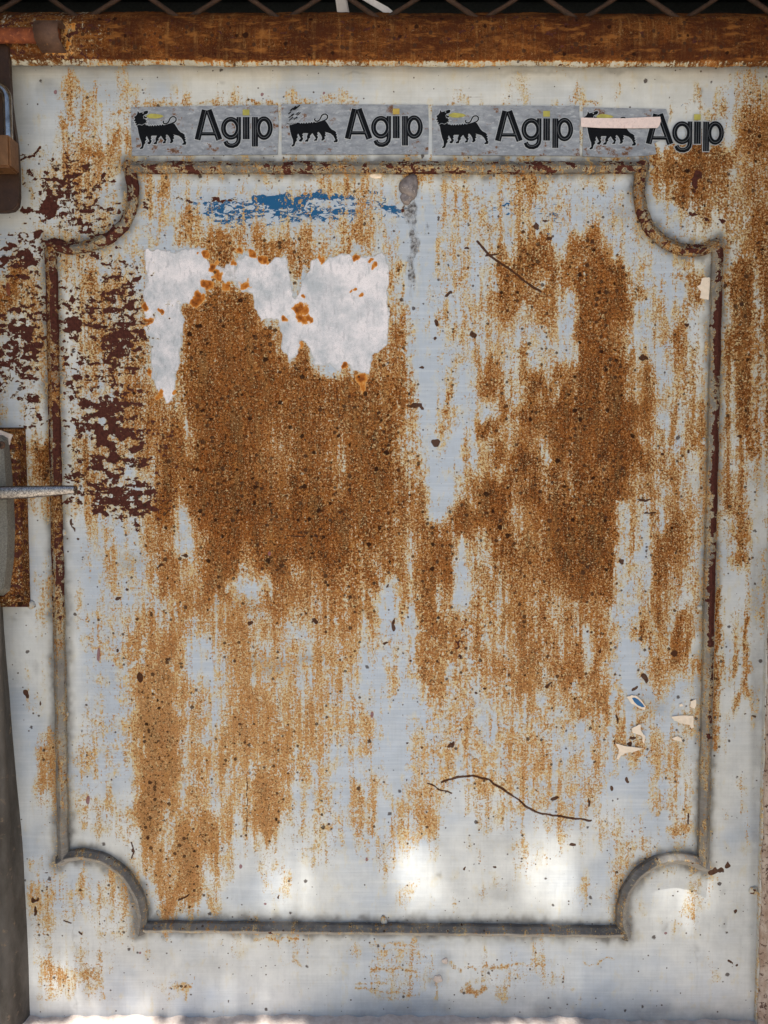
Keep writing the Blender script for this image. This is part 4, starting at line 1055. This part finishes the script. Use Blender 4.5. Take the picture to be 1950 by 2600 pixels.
# threshold: rough plaster sill sloping forward
bm = bmesh.new(); nxs, nys = 260, 26; zs = P(975, 2577).z; gridv = []
for j in range(nys):
    row = []
    for i in range(nxs):
        x = -.66+1.32*i/(nxs-1); y = .012-.10*j/(nys-1)
        z = zs+.0012*math.sin(x*30)+.0009*math.sin(x*83+y*60)+random.uniform(-.0004, .0004)-(.012-y)*.10+(-.0058 if x > 0 else 0)*min(1, max(0, x)/.5)*1.2+.0012*math.sin(x*211+y*90)
        if j == nys-1: z -= .09
        row.append(bm.verts.new((x, y, z)))
    gridv.append(row)
for j in range(nys-1):
    for i in range(nxs-1): bm.faces.new((gridv[j][i], gridv[j][i+1], gridv[j+1][i+1], gridv[j+1][i]))
sill = bm_obj('sill', bm, M_PLASTER, None, True); frame_child(sill)
# bracket on the rail
bm = bmesh.new(); a = P(97, 58, .04); b = P(160, 121, .04); rr_ = (a.z-b.z)/2; cz = (a.z+b.z)/2; pr = []
N_ = 18
for i in range(N_+1):
    ang = R(100)-R(200)*i/N_
    pr.append((-.028-.027*max(0, math.cos(ang))**.6, cz+rr_*math.sin(ang)/math.sin(R(90))))
for (yy, zz) in pr:
    for xx in (a.x, b.x): bm.verts.new((xx+random.uniform(-.0006, .0006), yy, zz))
bm.verts.ensure_lookup_table()
for i in range(N_): bm.faces.new((bm.verts[2*i], bm.verts[2*i+1], bm.verts[2*i+3], bm.verts[2*i+2]))
br = bm_obj('bolt_bracket', bm, M_BRACKET, None, True, 'bent brown steel clamp that holds the bolt'); frame_child(br)
so = br.modifiers.new('t', 'SOLIDIFY'); so.thickness = .003; so.offset = 0
sl = slab('bracket_tab', 120, 118, 152, 131, .030, .034, M_ORANGE, .001); frame_child(sl)

# ------------------------------------------------------------------ bolt, hasp and padlock
bolt = empty('slide_bolt', 'orange rusted round bolt with a dark brown hanging hasp plate', 'bolt', tuple(P(20, 90, .04)))
def kidof(o, p):
    o.parent = p; o.matrix_parent_inverse = Matrix.Translation(-Vector(p.location)); return o
bm = bmesh.new(); c = P(20, 90, .040); xa, xb = P(-150, 90, .040).x, P(150, 90, .040).x; rb = abs(P(20, 68, .042).z-c.z); rg = []
for i in range(40):
    x = xa+(xb-xa)*i/39; r_ = rb*(1+.03*math.sin(i*1.7))
    rg.append([bm.verts.new((x, -.040+r_*.75*math.cos(2*math.pi*k/18), c.z+r_*math.sin(2*math.pi*k/18))) for k in range(18)])
for a, b in zip(rg, rg[1:]):
    for k in range(18): bm.faces.new((a[k], a[(k+1) % 18], b[(k+1) % 18], b[k]))
bm.faces.new(rg[-1])
kidof(bm_obj('bolt_rod', bm, M_ORANGE, None, True), bolt)
hf = [(-120, 104), (8, 108), (22, 118), (24, 180), (28, 260), (36, 320), (43, 370), (47, 430), (48, 500), (45, 522), (34, 534), (15, 538), (-120, 538)]
bm = bmesh.new(); W = [P(x, y, .033) for x, y in hf]; f_ = [bm.verts.new((p.x, -.033, p.z)) for p in W]; b_ = [bm.verts.new((p.x, -.026, p.z)) for p in W]
bm.faces.new(f_)
for i in range(len(W)): bm.faces.new((f_[i], f_[(i+1) % len(W)], b_[(i+1) % len(W)], b_[i]))
bm.faces.new(list(reversed(b_)))
bmesh.ops.bevel(bm, geom=[e for e in bm.edges if all(v in f_ for v in e.verts)], offset=.0016, segments=3, affect='EDGES')
kidof(bm_obj('hasp_plate', bm, M_HASP), bolt)

pad = empty('padlock', 'brown brass padlock with bright chrome shackle hanging on the hasp', 'padlock', tuple(P(-20, 440, .05)))
# shackle: round bar bent in an arch
rs = abs(P(0, 300, .055).x-P(11.5, 300, .055).x); xr_ = P(15, 300, .055).x; wid = .034; zc = P(0, 248, .055).z; zb3 = P(0, 350, .055).z
path = [(xr_, zb3)]+[(xr_, zb3+(zc-zb3)*t) for t in (.4, .8)]+[(xr_-wid/2+wid/2*math.cos(a), zc+wid/2*math.sin(a)) for a in [math.pi*i/16 for i in range(17)]]+[(xr_-wid, zb3+(zc-zb3)*.5), (xr_-wid, zb3)]
bm = bmesh.new(); rg = []
for i, (x, z) in enumerate(path):
    x2, z2 = path[min(i+1, len(path)-1)]; x1_, z1_ = path[max(i-1, 0)]; t = Vector((x2-x1_, 0, z2-z1_)).normalized(); nr = Vector((-t.z, 0, t.x))
    rg.append([bm.verts.new(Vector((x, -.050, z))+nr*rs*math.cos(2*math.pi*k/16)+Vector((0, rs*math.sin(2*math.pi*k/16), 0))) for k in range(16)])
for a, b in zip(rg, rg[1:]):
    for k in range(16): bm.faces.new((a[k], a[(k+1) % 16], b[(k+1) % 16], b[k]))
kidof(bm_obj('shackle', bm, M_CHROME, None, True), pad)
bx = P(25, 400, .060).x; zt_ = P(0, 341, .060).z; zb_ = P(0, 424, .060).z
bm = bmesh.new(); bmesh.ops.create_cube(bm, size=1)
for v in bm.verts: v.co = Vector((bx if v.co.x > 0 else bx-.050, -.060 if v.co.y < 0 else -.0345, zt_ if v.co.z > 0 else zb_))
bmesh.ops.bevel(bm, geom=list(bm.edges), offset=.0022, segments=2, affect='EDGES')
kidof(bm_obj('lock_body', bm, M_BRASS), pad)

# ------------------------------------------------------------------ grille, straps and dark shutter above
gr = empty('wire_grille', 'rusty diamond wire grille standing on the top rail', 'grille', tuple(P(975, 44, .02)))
def rod(a, b, r, name, mat, parent):
    d = (b-a); L = d.length; q_ = d.to_track_quat('Z', 'Y'); bm = bmesh.new(); rg = []
    u = q_ @ Vector((1, 0, 0)); v_ = q_ @ Vector((0, 1, 0)); n = 14
    for i in range(n+1):
        c_ = a+d*i/n+Vector((random.uniform(-.0004, .0004), 0, random.uniform(-.0004, .0004))); rr2 = r*(1+.10*math.sin(i*2.1))
        rg.append([bm.verts.new(c_+u*rr2*math.cos(2*math.pi*k/8)+v_*rr2*math.sin(2*math.pi*k/8)) for k in range(8)])
    for A, B in zip(rg, rg[1:]):
        for k in range(8): bm.faces.new((A[k], A[(k+1) % 8], B[(k+1) % 8], B[k]))
    return kidof(bm_obj(name, bm, mat, None, True), parent)
apex = [-42, 212, 467, 720, 971, 1222, 1472, 1731, 1990, 2240]
for i, ax in enumerate(apex):
    rise = 240
    rod(P(ax+6, 50, .012), P(ax+6+rise*1.55, 50-rise, .012), .0031, 'grille_bar', M_BAR, gr)
    rod(P(ax-8, 50, .018), P(ax-8-rise*1.42, 50-rise, .018), .0034, 'grille_bar', M_BAR, gr)
s1 = empty('hanging_strap', 'short upright white plastic strap behind the grille', 'strap', tuple(P(868, 46, -.01)), 'white straps behind the grille')
s2 = empty('hanging_strap', 'slanting pointed white plastic strap behind the grille', 'strap', tuple(P(990, 46, -.01)), 'white straps behind the grille')
def strap(pts, par, nm):
    bm = bmesh.new(); W = [P(x, y, -.012) for x, y in pts]; n = len(W)
    f = [bm.verts.new((p.x, .012, p.z)) for p in W]; b = [bm.verts.new((p.x+.002, .015, p.z)) for p in W]; bm.faces.new(f); bm.faces.new(list(reversed(b)))
    for i in range(n): bm.faces.new((f[i], f[(i+1) % n], b[(i+1) % n], b[i]))
    return kidof(bm_obj(nm, bm, M_STRAPW), par)
strap([(843, -60), (874, -60), (878, 0), (888, 60), (860, 60), (852, 0)], s1, 'strap_band')
strap([(850, -60), (880, -60), (945, -4), (985, 18), (1018, 46), (1030, 60), (1012, 56), (975, 32), (922, 0), (870, -28)], s2, 'strap_band')
sh = empty('dark_shutter', 'nearly black slatted shutter deep behind the wire grille', 'shutter', (0, .16, P(975, 60, -.16).z))
pz = P(975, 90, -.16).z; sl0 = None
for i in range(9):
    bm = bmesh.new(); bmesh.ops.create_cube(bm, size=1)
    for v in bm.verts: v.co = Vector((v.co.x*1.9, .16+v.co.y*.010+(.006 if v.co.z > 0 else -.006), pz+i*.034+v.co.z*.031))
    kidof(bm_obj('shutter_slat', bm, M_DARK), sh)
bm = bmesh.new(); bmesh.ops.create_cube(bm, size=1)
for v in bm.verts: v.co = Vector((v.co.x*2.2, .22+v.co.y*.02, pz+.15+v.co.z*.6))
kidof(bm_obj('backing', bm, M_DARK), sh)
# lintel soffit and reveal round the opening, wall around the frame and added side piers
wall = bpy.data.objects.new('wall', None)
M_WALL = simple('house_wall', (120, 108, 96), (104, 94, 84), 8, .9, bump=.5, bdist=.003)
def box(name, x0, x1, y0, y1, z0, z1, mat):
    bm = bmesh.new(); bmesh.ops.create_cube(bm, size=1)
    for v in bm.verts: v.co = Vector((x1 if v.co.x > 0 else x0, y1 if v.co.y > 0 else y0, z1 if v.co.z > 0 else z0))
    return bm_obj(name, bm, mat)
zg = P(975, 2577).z-.12
wl = empty('house_wall', 'rough wall around the door opening, with unseen side piers added for shade', 'wall', (0, .05, zg))
for b in ((-.98, -.62, -.30, -.0008, zg, 2.6), (.62, .98, -.30, -.0008, zg, 2.6), (-3, xl-.10, .0, .3, zg, 2.6), (xr+.14, 3, .0, .3, zg, 2.6), (xl-.10, xr+.14, .0, .3, .99, 2.6), (xl-.1, xr+.14, .02, .3, zg, P(975, 2590).z-.01)):  # first two: unseen piers added to darken the door's sides
    kidof(box('wall_or_added_pier', *b, M_WALL), wl)

# ------------------------------------------------------------------ place around: paving, added canopy, tree with a shaped crown (they make the light)
g = box('ground', -30, 30, -40, .02, zg-.2, zg, M_GROUND); g['kind'] = 'structure'
zc_ = .84; dep_ = .34
cp = empty('shading_canopy', 'unseen sheet metal canopy added above the door to shade it', 'canopy', (0, -.2, zc_))  # unseen, added to keep sun and sky off the door
kidof(box('shading_canopy_sheet', -.618, .618, -dep_, -.001, zc_, zc_+.012, M_SHADING_CANOPY), cp)
kidof(box('shading_canopy_edge', -.618, .618, -dep_-.012, -dep_-.0005, zc_-.03, zc_+.015, M_SHADING_CANOPY), cp)
# unseen tree crown laid out as a gobo, gaps placed for sun spots on the door foot
tree = empty('tree', 'unseen leafy tree, its crown shaped to cast sun spots on the door', 'tree', (-2.9, -3.4, zg))
TT = 2.4
sillx = [(0, 800), (1130, 1480), (1660, 1960)]
holes = [(735, 2270, 80, 85), (1050, 2190, 46, 90), (1085, 2275, 62, 70), (1385, 2200, 60, 70), (1410, 2270, 60, 70), (1735, 2255, 85, 85), (120, 2480, 60, 70), (330, 2560, 160, 34), (620, 2525, 110, 40), (1480, 2500, 60, 40)]
hw = [(P(px, py), rx*.00054, ry*.00054) for px, py, rx, ry in holes]
V = []; F = []
rr = random.Random(11)
u_ = SV.cross(Vector((0, 0, 1))).normalized()
cnt = 0
for k in range(19000):
    lx = rr.uniform(-1.0, 1.0); lz = rr.uniform(-1.16, -.05)
    p = Vector((lx, 0, lz))
    hit = False
    for c_, rx, ry in hw:
        if ((p.x-c_.x)/(rx+.016))**2+((p.z-c_.z)/(ry+.016))**2 < 1: hit = True; break
    if lz < -.80-.02*math.sin(lx*20) and any(P(a, 2590).x < lx < P(b, 2590).x for a, b in sillx): continue
    if hit: continue
    t = TT+rr.uniform(-.35, .45)
    c_ = p+SV*t
    ax_ = Vector((rr.gauss(0, 1), rr.gauss(0, 1), rr.gauss(0, .6))).normalized(); bx_ = ax_.cross(SV+Vector((rr.gauss(0, .4), rr.gauss(0, .4), rr.gauss(0, .4)))).normalized()
    ax_ = bx_.cross(SV).normalized()
    s_ = rr.uniform(.016, .026)
    i0 = len(V)
    V += [c_-ax_*s_, c_+bx_*s_*.42-ax_*s_*.1, c_+ax_*s_, c_-bx_*s_*.42-ax_*s_*.1+SV*.003]; F.append((i0, i0+1, i0+2, i0+3)); cnt += 1
lo = mesh_obj('gobo_foliage', V, F, M_GOBO_LEAF); lo['kind'] = 'stuff'; kidof(lo, tree)
# trunk and limbs up to the foliage
cc = Vector((0, 0, -.5))+SV*TT
def limb(pts, r0, r1, name):
    bm = bmesh.new(); rg = []
    for i, p_ in enumerate(pts):
        p_ = Vector(p_); d_ = (Vector(pts[min(i+1, len(pts)-1)])-Vector(pts[max(i-1, 0)])).normalized(); q_ = d_.to_track_quat('Z', 'Y'); r_ = r0+(r1-r0)*i/(len(pts)-1)
        rg.append([bm.verts.new(p_+q_ @ Vector((r_*math.cos(2*math.pi*k/10), r_*math.sin(2*math.pi*k/10), 0))) for k in range(10)])
    for A, B in zip(rg, rg[1:]):
        for k in range(10): bm.faces.new((A[k], A[(k+1) % 10], B[(k+1) % 10], B[k]))
    kidof(bm_obj(name, bm, M_BRANCH, None, True), tree)
limb([(-2.9, -3.4, zg), (-2.85, -3.3, .6), (-2.6, -3.0, 1.8), (-2.1, -2.5, cc.z-.3), (-1.9, -2.1, cc.z+.6)], .14, .05, 'trunk')
limb([(-2.1, -2.5, cc.z-.3), (-1.6, -1.9, cc.z+.25), (cc.x-.7, cc.y-.45, cc.z+.42), (cc.x, cc.y-.3, cc.z+.5), (cc.x+.8, cc.y-.2, cc.z+.5)], .05, .015, 'limb')
